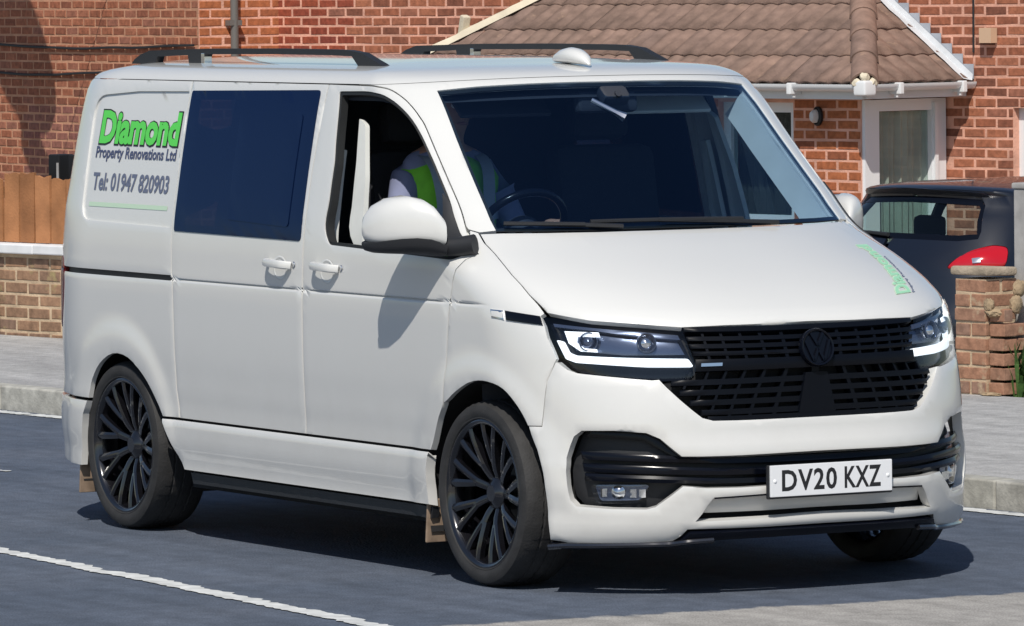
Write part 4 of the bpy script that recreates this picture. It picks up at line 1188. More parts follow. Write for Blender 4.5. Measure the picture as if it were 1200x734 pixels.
# -------- front wings
farch = [tuple(q) for q in ((-.428, .542), (-.336, .662), (-.2, .736), (-.07, .768), (.065, .756), (.145, .701), (.205, .617), (.227, .532), (.236, .45))]
fa = [(p.x, p.y) for p in smooth_pts([(u, v, 0) for u, v in farch], 4)]
wing = sx([(-.235, .68), (-.232, .672)])
wing += [p for p in fa if p[0] > S(-.215, .68)[0] and p[1] > .612]
wing += [(.2585, .6185), (.2615, .70), (.2705, .785), (.297, .850), (.3035, .862), (.284, .942), (.285, .985), (.285, 1.020), (.304, 1.030)]
wing += [(u-.003, v) for u, v in hs[::-1][1:]]+[(.330, 1.296), (.292, 1.252), (.275, 1.222)]+sx([(-.139, 1.205), (-.160, 1.17), (-.178, 1.12), (-.189, 1.07), (-.201, 1.0), (-.216, .88), (-.230, .75)])
pair('front_wing', SH, P, van, wing, res=.025, thick=.02)
# -------- doors
Zs, Zt = .489, 1.834
top_door = _dt[:]
fd = sx([(-1.366, Zs), (-.50, Zs), (-.372, .505)])+[(-.443+.0, .545)]+[p for p in fa if S(-.30, .6)[0] < p[0] < S(-.251, .70)[0]]+[S(-.249, .705)]
fd = sx([(-1.366, Zs), (-.46, Zs), (-.350, Zs), (-.320, .542), (-.280, .615), (-.243, .665), (-.236, .75), (-.222, .88), (-.207, 1.0), (-.195, 1.07), (-.184, 1.12), (-.166, 1.17), (-.145, 1.205)])
fd += [(.268, 1.222)]+top_door[::-1]+[S(-1.1, 1.8375)]+sx([(-1.364, 1.8385), (-1.375, 1.5), (-1.366, 1.2), (-1.366, Zs+.01)])
fw = [tuple(p) for p in F['fwin']]
fwp = rounded([fw[0], (-.051, 1.817), (.10, 1.806), (.18, 1.775), (.240, 1.72), (.270, 1.655), (.285, 1.55), (.291, 1.418), (.275, 1.29), (.235, 1.225), (.10, 1.203), fw[9], fw[10]], [.02, .04, .04, .04, .04, .04, .03, .03, .03, .03, .02, .02, .02], 3)
doors = pair('front_door', SH, P, van, fd, [fwp], res=.03, thick=.025)
seal_in = shrink(densify(fwp, .04), .013)
for d, mi in zip(doors, (False, True)):
    panel('window_seal', SH, M['seal'], d, shrink(densify(fwp, .04), -.001), [seal_in], off=-.004, thick=.03, res=.04, mirror=mi)
slid = sxc([(-2.497, 1.073), (-2.485, 1.03), (-2.47, .60), (-2.452, Zs), (-1.372, Zs), (-1.381, 1.5), (-1.371, 1.8385), (-2.53, 1.8395)])
glass = sxc(rounded([(-2.484, 1.24), (-1.393, 1.234), (-1.404, 1.5), (-1.416, 1.816), (-2.512, 1.802)], [.012, .02, 0, .02, .012], 4))
gl_hole = sxc([(-2.45, 1.27), (-1.43, 1.265), (-1.45, 1.785), (-2.475, 1.772)])
sd_ = pair('sliding_door', SH, P, van, slid, [gl_hole], res=.03, thick=.025)
for d, mi in zip(sd_, (False, True)):
    g = panel('side_window', SH, M['privacy'], d, glass, off=.004, thick=.005, res=.05, drop=.001, mirror=mi)
    fr = sxc(rounded([(-2.02, 1.30), (-1.50, 1.285), (-1.515, 1.72), (-2.045, 1.72)], .02))
    panel('sliding_pane', SH, M['privacy'], d, fr, off=.0075, thick=.003, res=.05, drop=.0008, mirror=mi)
# -------- rear quarter with stamped window blank, rail slot, arch
ra = [(-3.330, .25), (-3.315, .36), (-3.29, .46), (-3.252, .546), (-3.226, .607), (-3.151, .675), (-3.022, .723), (-2.881, .712), (-2.75, .646), (-2.651, .564), (-2.562, .458), (-2.481, .352), (-2.424, .291)]
rap = [(p.x, p.y) for p in smooth_pts([(x, z, 0) for x, z in ra], 3)]
UR = -.45                                            # how far round the rear corner the quarter runs, beyond x = -3.3
def rear(x, z): return (x-(SH.xf(z)-SH.a(z)), z)
def rearl(pts):
    out = []
    for a, b in zip(pts, pts[1:]):
        n = max(1, int(math.hypot(b[0]-a[0], b[1]-a[1])/.03))
        out += [rear(a[0]+(b[0]-a[0])*k/n, a[1]+(b[1]-a[1])*k/n) for k in range(n)]
    return out+[rear(*pts[-1])]
def rearc(pts): return rearl(list(pts)+[pts[0]])[:-1]
quart = sx([(x, z) for x, z in rap if -3.26 < x and z > .500 and x < -2.5])+sx([(-2.583, .4895), (-2.463, .4895), (-2.480, .60), (-2.494, 1.03), (-2.504, 1.073), (-2.538, 1.8395)])
quart += rearl([(-3.0, 1.840), (-3.3, 1.840), (-3.55, 1.840), (-3.78, 1.838), (-3.84, 1.5), (-3.86, 1.2), (-3.86, .53), (-3.5, .53), (-3.258, .528)])
blank = rearc(rounded([(-2.525, 1.252), (-2.545, 1.80), (-3.0, 1.795), (-3.40, 1.772), (-3.375, 1.5), (-3.355, 1.262)], [.01, .01, .02, .10, .02, .08], 5))
slot = rearc([(-2.508, 1.040), (-2.508, 1.062), (-3.62, 1.062), (-3.62, 1.040)])
qs = pair('rear_quarter', SH, P, van, quart, [blank, slot], res=.03, thick=.02)
for q, mi in zip(qs, (False, True)):
    panel('stamped_panel', SH, P, q, shrink(densify(blank, .04), -.002), off=-.009, thick=.004, res=.04, drop=0, mirror=mi)
    panel('rail_slot', SH, M['matt_black'], q, shrink(slot, -.004), off=-.02, thick=.004, res=.05, mirror=mi)
# -------- sill
sill = sx([(-2.412, .283), (-.362, .283), (-.372, .33), (-.366, .42), (-.352, .478), (-2.576, .478), (-2.545, .435), (-2.49, .362)])
pair('sill_panel', SH, P, van, sill, off=.004, res=.03, thick=.04)
sill_low = sx([(-2.38, .225), (-.38, .225), (-.37, .272), (-2.40, .272)])
pair('sill_trim', SH, M['matt_black'], van, sill_low, off=-.02, res=.05, thick=.03)
# -------- tailgate, tail lamps, rear bumper (round the corner, mostly away from the camera)
def ue(z): return u_end(z)
tail = [rear(-3.865, z) for z in (.54, .9, 1.3, 1.6, 1.832)]+[(u_end(z)-.0, z) for z in (1.832, 1.6, 1.3, .9, .54)]
pair('tailgate', SH, P, van, tail[::-1], res=.04, thick=.02)
lampp = rounded([rear(-3.66, .80), rear(-3.62, 1.10), rear(-3.68, 1.10), rear(-3.80, 1.08), rear(-3.82, .82)], .02)
pair('tail_lamp', SH, M['red_dark'], van, lampp[::-1], off=.003, res=.03, thick=.02)
rb = [rear(-3.262, .515), rear(-3.5, .518), rear(-3.86, .52), (u_end(.52)-.0, .52), (u_end(.30), .30), rear(-3.8, .27), rear(-3.55, .25), rear(-3.335, .245), rear(-3.318, .36), rear(-3.295, .46)]
pair('rear_bumper', SH, P, van, rb[::-1], off=.006, res=.035, thick=.03)
# -------- front bumper with intake
gl = [tuple(p) for p in F['grille_low']]
ih = [tuple(p) for p in F['intake']]; ic = [tuple(p) for p in F['intake_c']]; ib = [tuple(p) for p in F['intake_b']]; ibc = [tuple(p) for p in F['intake_bc']]
intake_half = [(1.0, .517)]+[(ic[0][0], .514), (.76, .5135), (.70, .515)]+ih[::-1][1:]+ib[::-1][0:]+[(.70, .404), (.74, .398), (ibc[0][0], .397), (1.0, .403)]
intake = mirc(intake_half)
slit_half = [(1.0, .378), (.888, .368), (.753, .361), (.735, .335), (.72, .304), (.705, .271), (.89, .272), (1.0, .277)]
slit = mirc(slit_half)
bump_half = [(1.0, gl[-1][1])]+[(u, v) for u, v in gl[::-1][1:]][:-1]+[(.68, .797)]
bump_half = [(1.0, .637), (.904, .637), (.815, .639), (.785, .650), (.706, .72), (.640, .782), (.632, .790), (.613, .788), (.505, .799), (.377, .812), (.340, .824), (.304, .850), (.2985, .848)]
bump_half += [(.272, .785), (.263, .70), (.260, .6155), (.207, .6135), (.228, .532), (.238, .45), (.243, .37), (.241, .307), (.257, .201), (.317, .189), (.42, .184), (.582, .18), (.649, .188), (.672, .21), (.686, .240), (.80, .238), (.894, .237), (1.0, .239)]
bumper = panel('front_bumper', SH, P, van, mirc(bump_half), [intake, slit], res=.026, thick=.035, drop=.004)
# lower recess panel behind the slit edge, and darkness below it
rec_half = [(1.0, .384), (.888, .374), (.750, .366), (.728, .335), (.718, .300), (.888, .300), (1.0, .303)]
panel('bumper_recess', SH, P, bumper, mirc(rec_half), off=-.032, res=.03, thick=.004,
      offf=lambda u, v: -.02*(1-sstep(.30, .36, v)))
panel('recess_backing', SH, M['under'], bumper, mirc([(1.0, .42), (.62, .42), (.56, .185), (1.0, .185)]), off=-.085, res=.05, thick=.004)
strip_on(SH, 'recess_edge', M['gloss_black'], bumper, [(.756, .3615), (.888, .3685), (1.0, .3785), (1.112, .3685), (1.244, .3615)], .006, -.002, .02)
# black splitter under the bumper
spl = [(.262, .182), (.317, .171), (.42, .166), (.582, .163), (.655, .168), (.69, .205), (.80, .212), (1.0, .214)]
spl_half = [(1.0, .232)]+[(u, v+.018) for u, v in reversed(spl[:-1])]+spl
panel('splitter', SH, M['gloss_black'], van, mirc([(1.0, .231), (.80, .230), (.695, .228), (.665, .186), (.60, .174), (.42, .176), (.317, .181), (.255, .193), (.25, .165), (.317, .155), (.42, .150), (.60, .148), (.672, .150), (.70, .19), (.80, .198), (1.0, .20)]), off=.012, res=.03, thick=.06)
for s in (-1, 1):                                    # rounded lip of the splitter catching the light
    bm = bmesh.new(); L = [SH.at(u, v, .016) for u, v in ((.25, .180), (.317, .168), (.42, .163), (.582, .160), (.650, .164), (.690, .198), (.76, .203))]
    add_tube(bm, smooth_pts([(p[0], p[1]*(1 if s < 0 else -1), p[2]) for p in L], 4), .011, 8); obj('splitter_lip', bm, M['lip'], van)
# intake: dark liner, two blades, fog lamps
panel('intake_liner', SH, M['matt_black'], bumper, shrink(densify(intake, .05), -.006), off=-.075, res=.05, thick=.004)
for (v0, v1, o) in ((.492, .512, -.028), (.445, .470, -.020), (.412, .432, -.024)):
    hb = [(1.0, v1), (.80, v1), (.60, v1+.012), (.37, v1+.020), (.37, v0+.012), (.60, v0+.006), (.80, v0), (1.0, v0)]
    panel('intake_blade', SH, M['gloss_black'], bumper, mirc(hb), off=o, res=.04, thick=.03, drop=.006)
panel('intake_top_trim', SH, M['gloss_black'], bumper, mirc([(1.0, .5175), (.76, .514), (.70, .516), (.665, .578), (.62, .598), (.42, .604), (.40, .585), (.60, .578), (.66, .535), (.70, .50), (1.0, .500)]), off=-.045, res=.04, thick=.01)
fogp = rounded([tuple(p) for p in F['fog']][::-1], .015)
for mi in (False, True):
    fg = panel('fog_lamp', SH, M['lamp_back'], van, fogp, off=-.062, res=.02, thick=.01, mirror=mi)
    panel('fog_cover', SH, M['lampglass'], fg, shrink(fogp, -.004), off=-.035, res=.03, thick=.003, mirror=mi)
    bm = bmesh.new()
    c = Vector(SH.at(.47, .375, -.054)); n = Vector(SH.normal(.47, .375))
    if mi: c.y *= -1; n.y *= -1
    add_lathe(bm, [(.001, .010), (.012, .008), (.02, .0), (.026, -.004)], 18, Matrix.Translation(c) @ n.to_track_quat('Z', 'Y').to_matrix().to_4x4())
    obj('fog_lens', bm, M['chrome'], fg)
    for uu in (.42, .52, .55):
        bm = bmesh.new(); c = Vector(SH.at(uu, .372, -.055))
        if mi: c.y *= -1
        add_box(bm, c, (.012, .02, .03)); obj('fog_facet', bm, M['chrome'], fg, smooth=False)
# -------- grille
gr_half = [(1.0, 1.004), (.925, 1.001), (.822, .998), (.706, .990), (.712, .877), (.722, .824), (.723, .797), (.66, .794), (.640, .784), (.706, .72), (.785, .650), (.815, .639), (1.0, .637)]
grille = panel('grille', SH, M['under'], van, mirc(gr_half), off=-.065, res=.05, thick=.005)
def gbar(v0, v1, ua, ub=1.0, off=-.012, name='grille_slat', mat='slat', th=.03):
    if ub >= 1.0: poly = mirc([(1.0, v1), (ua, v1), (ua+.004, v0), (1.0, v0)])
    else: poly = [(ua, v1), (ua, v0), (ub, v0), (ub, v1)]
    return panel(name, SH, M[mat], grille, poly, off=off, res=.04, thick=th, drop=.004)
gbar(.980, 1.000, .708, off=-.004)
for v0, ua in ((.944, .712), (.911, .714), (.878, .718)): gbar(v0, v0+.019, ua)
gbar(.818, .862, .722, off=-.006)
for v0, ua in ((.770, .668), (.733, .702), (.696, .740), (.660, .779)): gbar(v0, v0+.020, ua)
gbar(.637, .655, .80, off=-.006)
for k in range(-9, 10):
    for (va, vb, sh_) in ((.862, .995, 0), (.645, .818, .5)):
        u = 1+(k+sh_*.0)*.048
        if abs(u-1) < .03 and va > .8: continue
        if abs(u-1) > .27 and va > .8: continue
        if va < .8 and abs(u-1) > .17:
            va = .645+(abs(u-1)-.17)*.95
            if va > .8: continue
        panel('grille_fin', SH, M['slat'], grille, [(u-.0035, va), (u+.0035, va), (u+.0035, vb), (u-.0035, vb)], off=-.017, res=.06, thick=.04, drop=0)
cp_ = panel('grille_centre', SH, M['slat'], grille, [(.987, .655), (1.013, .655), (1.013, .800), (.987, .800)], off=-.008, res=.05, thick=.03)
panel('model_badge', SH, M['chrome'], grille, [(.735, .834), (.735, .846), (.79, .847), (.79, .835)][::-1], off=.001, res=.03, thick=.006)
# round emblem, black on black: a ring with a V over a W
ec = Vector(SH.at(1.0, .893, .012)); en = (Vector(SH.normal(1.0, .893))+Vector((.6, 0, .0))).normalized()
EM = Matrix.Translation(ec) @ en.to_track_quat('Z', 'Y').to_matrix().to_4x4()
# track quat Y up keeps local x horizontal
bm = bmesh.new(); add_lathe(bm, [(.001, -.004), (.058, -.004), (.061, .003), (.067, .005), (.070, .0), (.070, -.02)], 40, EM)
emb = obj('emblem', bm, M['gloss_black'], grille)
bm = bmesh.new()
def bar2(a, b, w=.010):
    a = Vector((a[0], a[1])); b = Vector((b[0], b[1])); d = (b-a).normalized(); n = Vector((-d.y, d.x))*w/2
    add_prism(bm, [tuple(a-n), tuple(b-n), tuple(b+n), tuple(a+n)], .006, EM @ Matrix.Translation((0, 0, -.002)))
for s in (-1, 1):
    bar2((s*.026, .052), (0, .007)); bar2((s*.052, .026), (s*.022, -.050)); bar2((s*.022, -.050), (0, -.005))
obj('emblem_letters', bm, M['gloss_black'], grille, smooth=False)
# -------- headlights
hl = [tuple(p) for p in F['headlight']]
hlp = rounded([hl[0], (.446, 1.010), (.586, 1.003), (.704, .989), (.712, .877), (.7225, .824), (.723, .797), (.613, .794), (.505, .803), (.377, .816), (.338, .830), (.306, .856), (.287, .941)], [.012, .02, .02, .012, .01, .01, .008, .02, .02, .02, .02, .02, .02], 3)[::-1]
ls = [tuple(p) for p in F['light_strip']]
for mi in (False, True):
    H = panel('headlight', SH, M['gloss_black'], van, hlp, off=-.055, res=.035, thick=.005, mirror=mi)
    panel('lamp_cover', SH, M['lampglass'], H, shrink(hlp, -.001), off=-.001, res=.03, thick=0, drop=.002, mirror=mi)
    panel('light_strip', SH, M['lens_white'], H, rounded(ls[::-1], .006, 2), off=-.022, res=.03, thick=.02, mirror=mi)
    panel('upper_reflector', SH, M['lamp_back'], H, [(.31, 1.005), (.45, .997), (.59, .990), (.695, .978), (.697, .955), (.59, .965), (.45, .985), (.31, .99)][::-1], off=-.03, res=.04, thick=.02, mirror=mi)
    panel('lamp_tray', SH, M['lamp_back'], H, [(.33, .98), (.69, .955), (.70, .89), (.52, .885), (.36, .90)][::-1], off=-.048, res=.04, thick=.004, mirror=mi)
    for (uc, vc, r) in ((.415, .935, .028), (.595, .937, .030)):
        c = Vector(SH.at(uc, vc, -.030)); n = Vector(SH.normal(uc, vc)); n = (n+Vector((.8, 0, 0))).normalized()
        if mi: c.y *= -1; n.y *= -1
        T = Matrix.Translation(c) @ n.to_track_quat('Z', 'Y').to_matrix().to_4x4()
        bm = bmesh.new(); add_lathe(bm, [(r*1.25, .012), (r*1.12, .014), (r*.96, -.006)], 28, T); ring = obj('lamp_ring', bm, M['lamp_back'], H)
        bm = bmesh.new(); add_lathe(bm, [(.0005, .016), (r*.5, .012), (r*.85, .002), (r*.98, -.012)], 24, T); obj('projector_lens', bm, M['chrome'] if uc > .5 else M['lamp_back'], H)
    # bright hooked daytime signature round the outer unit
    hk = [(.345, .972), (.46, .974), (.46, .955), (.385, .953), (.378, .930), (.40, .908), (.44, .905), (.44, .893), (.385, .895), (.350, .925)]
    panel('lamp_hook', SH, M['lens_white'], H, hk[::-1], off=-.018, res=.03, thick=.008, mirror=mi)
    st = [(.150, 1.031), (.284, 1.018), (.281, .986), (.136, .997)]
    sb = panel('side_strip', SH, M['gloss_black'], van, st[::-1], off=.006, res=.03, thick=.01, mirror=mi)
    bp = [(.080, 1.033), (.140, 1.031), (.125, .998), (.066, 1.004)]
    panel('wing_badge', SH, M['chrome'], van, bp[::-1], off=.005, res=.03, thick=.01, mirror=mi)
    panel('badge_face', SH, P, van.children[-1], shrink(bp[::-1], .006), off=.0065, res=.03, thick=.003, mirror=mi)
# dark inner structure behind gaps
def dark_skin(pts, off=-.05, name='inner_panel', holes=()):
    pair(name, SH, M['under'], van, pts, holes, off=off, res=.08, thick=0, drop=0)
fr_arch = rounded(sx([(-.42, .20), (.40, .20), (.43, .62), (.25, .80), (-.18, .80), (-.37, .62)]), .05)
re_arch = rounded(sx([(-3.40, .20), (-2.40, .20), (-2.56, .56), (-2.72, .74), (-3.15, .76), (-3.34, .60)]), .05)
dark_skin(sx([(-3.70, .55), (-3.42, .26), (-3.36, .62), (-3.16, .78), (-2.70, .76), (-2.40, .45), (-2.40, .24), (-.44, .24), (-.40, .62), (-.20, .82), (.10, .84), (.1, 1.20), (-1.2, 1.20), (-1.3, 1.22), (-2.6, 1.2), (-3.70, 1.22)])[::1])
panel('nose_structure', SH, M['under'], van, mirc([(1.0, 1.0), (.32, 1.0), (.30, .80), (.34, .62), (.34, .26), (1.0, .26)]), off=-.13, res=.08, thick=0)
# -------- number plate
bm = bmesh.new(); px_, pz_ = .928, .3616
PR = Matrix.Rotation(math.radians(0), 3, 'Y')
add_box(bm, (px_, 0, pz_+.0555), (.010, .524, .115), bev=.003); plate = obj('number_plate', bm, M['plate'], van)
bm = bmesh.new(); add_box(bm, (px_-.012, 0, pz_+.052), (.016, .536, .123), bev=.004); obj('plate_holder', bm, M['matt_black'], plate)
pl = lambda x, y, d: (px_+.0052+d*.5, x, pz_+y)
fit_text('plate_characters', 'DV20', M['ink'], plate, (-.214, .017), .236, .079, pl, bold=.024, spacing=1.12)
fit_text('plate_characters', 'KXZ', M['ink'], plate, (.055, .017), .158, .079, pl, bold=.024, spacing=1.12)
for y in (-.243, .243):
    bm = bmesh.new(); add_lathe(bm, [(.0005, .003), (.006, .002), (.008, 0)], 12, Matrix.Translation((px_+.005, y, pz_+.055)) @ Matrix.Rotation(math.pi/2, 4, 'Y')); obj('plate_screw', bm, M['upvc'], plate)
# -------- side lettering (printed vinyl)
def on_side(x, z, d):
    u, v = S(x, z) if x > -3.29 else rear(x, z)
    return SH.at(u, v, d)
def on_side_far(x, z, d):
    p = on_side(-5.80-x, z, d); return (p[0], -p[1], p[2])
ql = qs[0]
for place, q in ((on_side, qs[0]), (on_side_far, qs[1])):
    L0 = -.0085
    def T(nm, body, mat, x, z, w, h, **k):
        fit_text(nm, body, M[mat], q, (x, z), w, h, place, **k)
    X0 = -3.335 if place is on_side else -3.24
    T('sign_outline', 'Diamond', 'ink', X0+.030, 1.570, .735, .150, bold=.062, lift=L0+.0012)
    T('sign_title', 'Diamond', 'green', X0+.038, 1.577, .719, .137, bold=.040, lift=L0+.0024)
    T('sign_line', 'Property Renovations Ltd', 'navy', X0+.025, 1.505, .735, .062, bold=.022, lift=L0+.0012)
    T('sign_phone', 'Tel: 01947 820903', 'greyblue', X0+.035, 1.385, .700, .075, bold=.026, lift=L0+.0012)
    st = [(X0+.03, 1.318), (X0+.75, 1.318), (X0+.75, 1.338), (X0+.03, 1.338)]
    bm = bmesh.new(); n = 12
    top = [bm.verts.new(place(X0+.03+.72*k/n, 1.338, L0+.0012)) for k in range(n+1)]; bot = [bm.verts.new(place(X0+.03+.72*k/n, 1.320, L0+.0012)) for k in range(n+1)]
    for k in range(n): bm.faces.new((bot[k], bot[k+1], top[k+1], top[k]))
    obj('sign_stripe', bm, M['greenpale'], q)
# bonnet lettering beside the far edge, reading from the nose towards the windscreen
def on_bonnet(x, y, d):
    t = x/.62                                         # 0 nose .. 1 windscreen
    v = 1.075+t*(1.212-1.075); u0 = 1.375+t*.120
    return SH.at(u0-y*.95, v, d)
fit_text('bonnet_outline', 'Diamond', M['greenpale'], bonnet, (0, .0), .60, .088, on_bonnet, bold=.085, lift=.0012)
fit_text('bonnet_title', 'Diamond', M['greenhood'], bonnet, (.005, .004), .59, .080, on_bonnet, bold=.03, lift=.0022)
fit_text('bonnet_line', 'Property Renovations', M['greyblue'], bonnet, (.0, -.030), .45, .022, on_bonnet, bold=.01, lift=.0012)
# -------- door handles
def handle(x, d, mi):
    s = -1 if not mi else 1
    bm = bmesh.new(); y = .951
    add_lathe(bm, [(.0005, -.004), (.040, -.003), (.050, .0015), (.056, .002), (.060, 0)], 26, Matrix.Translation((x, s*y, 1.125)) @ Matrix.Rotation(-s*math.pi/2, 4, 'X') @ Matrix.Diagonal((1.0, .8, 1, 1)))
    hc = obj('handle_cup', bm, P, d)
    bm = bmesh.new()
    pts = [(x-.095, s*(y+.002), 1.143), (x-.075, s*(y+.030), 1.145), (x, s*(y+.040), 1.144), (x+.07, s*(y+.034), 1.141), (x+.098, s*(y+.004), 1.137)]
    add_tube(bm, smooth_pts(pts, 5), .016, 8, .62); obj('handle', bm, P, d)
    bm = bmesh.new(); add_lathe(bm, [(.0005, .004), (.010, .003), (.012, 0)], 14, Matrix.Translation((x+.115, s*(y+.001), 1.142)) @ Matrix.Rotation(-s*math.pi/2, 4, 'X')); obj('lock', bm, M['chrome'], d)
for mi in (False, True):
    handle(-1.555, sd_[mi], mi); handle(-1.165, doors[mi], mi)
# -------- roof rails, aerial
for s in (-1, 1):
    y = s*.63
    prof = [(-3.30, 1.900), (-3.275, 1.918), (-3.22, 1.938), (-3.13, 1.956), (-2.6, 1.967), (-2.0, 1.971), (-1.55, 1.970), (-1.40, 1.968), (-1.28, 1.958), (-1.20, 1.935), (-1.13, 1.916), (-1.09, 1.902)]
    low = [(-1.30, 1.900), (-1.36, 1.944), (-1.55, 1.947), (-2.0, 1.948), (-2.62, 1.944), (-2.66, 1.905), (-2.77, 1.905), (-2.78, 1.940), (-3.06, 1.932), (-3.08, 1.900)]
    prof = [(x-.15, z) for x, z in prof]; low = [(x-.15, z) for x, z in low]
    bm = bmesh.new()
    poly = prof+low
    tris, ed, fc, ov, _, _ = delaunay_2d_cdt([Vector(p) for p in poly], [(i, (i+1) % len(poly)) for i in range(len(poly))], [], 0, 1e-6)
    A = [bm.verts.new((p.x, y-.017, p.y)) for p in tris]; Bv = [bm.verts.new((p.x, y+.017, p.y)) for p in tris]
    for f in fc:
        cx = sum(tris[i].x for i in f)/3; cz = sum(tris[i].y for i in f)/3
        if inside(poly, cx, cz):
            bm.faces.new([A[i] for i in f]); bm.faces.new([Bv[i] for i in reversed(f)])
    idx = {}
    for i, p in enumerate(poly):
        for k, q in enumerate(tris):
            if abs(q.x-p[0])+abs(q.y-p[1]) < 1e-5: idx[i] = k
    for i in range(len(poly)):
        a, b = idx[i], idx[(i+1) % len(poly)]; bm.faces.new((A[a], A[b], Bv[b], Bv[a]))
    bmesh.ops.recalc_face_normals(bm, faces=bm.faces)
    rail = obj('roof_rail', bm, M['matt_black'], van, angle=30)
    bm = bmesh.new(); add_box(bm, (-2.795, y, 1.922), (.03, .037, .055), bev=.004); obj('rail_foot_insert', bm, M['chrome'], rail)
bm = bmesh.new()
add_tube(bm, smooth_pts([(-1.05, 0, 1.925), (-.98, 0, 1.936), (-.90, 0, 1.940), (-.82, 0, 1.927), (-.775, 0, 1.905)], 5), [.004+.028*math.sin(math.pi*min(1, (i+.6)/20)) for i in range(21)], 12, 1.35)
obj('aerial_pod', bm, P, van)
# -------- mirrors
def mirror_unit(s):
    # housing lofted from the inner end outward; rings in the x-z plane, rounded
    bm = bmesh.new(); rings = []
    secs = [(-.955, -.255, 1.285, .045, .042), (-.97, -.265, 1.298, .085, .066), (-.995, -.305, 1.316, .112, .094), (-1.02, -.335, 1.326, .124, .106), (-1.06, -.370, 1.331, .130, .111), (-1.10, -.405, 1.328, .120, .103), (-1.135, -.440, 1.320, .100, .084), (-1.155, -.462, 1.312, .066, .056), (-1.165, -.472, 1.308, .022, .020)]
    if s > 0: secs = [(y, x-.25, z-.045, rx*.9, rz*.9) for y, x, z, rx, rz in secs]      # the far mirror is folded back a little
    for (y, x, z, rx, rz) in secs:
        ring = []
        for k in range(24):
            a = 2*math.pi*k/24; ca, sa = math.cos(a), math.sin(a)
            px = x+rx*(abs(ca)**.7)*(1 if ca > 0 else -1)*(1.0 if ca > 0 else .55); pz = z+rz*(abs(sa)**.62)*(1 if sa > 0 else -.72)
            ring.append(bm.verts.new((px, s*-y if s > 0 else y, pz)))
        rings.append(ring)
    for a, b in zip(rings, rings[1:]):
        for k in range(24): bm.faces.new((a[k], a[(k+1) % 24], b[(k+1) % 24], b[k]))
    bm.faces.new(rings[0]); bm.faces.new(rings[-1])
    bmesh.ops.recalc_face_normals(bm, faces=bm.faces)
    bmesh.ops.subdivide_edges(bm, edges=[e for e in bm.edges if e.calc_length() > .03], cuts=1, use_grid_fill=True)
    m = obj('wing_mirror', bm, P, van, angle=60)
    bm = bmesh.new(); rings = []
    for (y, x, z, rx, rz) in secs:
        ring = []
        for k in range(13):
            a = math.pi+math.pi*k/12; ca, sa = math.cos(a), math.sin(a)
            px = x+(rx+.004)*(abs(ca)**.7)*(1 if ca > 0 else -1)*(1.0 if ca > 0 else .55); pz = z-.045+(rz+.002)*(abs(sa)**.62)*(-.56)
            ring.append(bm.verts.new((px, s*-y if s > 0 else y, pz)))
        rings.append(ring)
    for a, b in zip(rings, rings[1:]):
        for k in range(12): bm.faces.new((a[k], a[k+1], b[k+1], b[k]))
        bm.faces.new((a[0], b[0], b[12], a[12]))
    bm.faces.new(rings[0]); bm.faces.new(rings[-1])
    bmesh.ops.recalc_face_normals(bm, faces=bm.faces)
    obj('mirror_underside', bm, M['matt_black'], m, angle=50)
    bm = bmesh.new()
    arm = [(-.12, -.885, 1.262), (-.19, -.935, 1.252), (-.26, -.985, 1.252), (-.33, -1.04, 1.262)] if s < 0 else [(-.30, .87, 1.235), (-.38, .89, 1.232), (-.46, .93, 1.230), (-.54, .98, 1.235)]
    add_tube(bm, smooth_pts(arm, 5), [(.038 if s < 0 else .030)-.0006*i for i in range(16)], 12, .8)
    obj('mirror_arm', bm, M['matt_black'], m)
    bm = bmesh.new(); g = [(-.148, 1.30), (-.168, 1.375), (-.155, 1.405), (-.165, 1.31)]
    add_box(bm, (-.44-.23*(s > 0), s*1.065, 1.325), (.008, .15, .11), Matrix.Rotation(s*.55, 3, 'Z'), bev=.003); obj('mirror_glass', bm, M['chrome'], m)
for s in (-1, 1): mirror_unit(s)
# black triangular sail at the mirror foot
for mi in (False, True):
    panel('mirror_sail', SH, M['matt_black'], doors[mi], rounded([(.15, 1.222), (.262, 1.232), (.283, 1.30), (.286, 1.40), (.268, 1.44), (.20, 1.30)], .01, 2), off=.004, res=.03, thick=.012, mirror=mi)
# driver's door: the glass is wound down; the other side is shut
panel('door_glass', SH, M['doorglass'], doors[1], shrink(densify(fwp, .05), .015), off=-.015, thick=0, drop=0, res=.06, mirror=True)
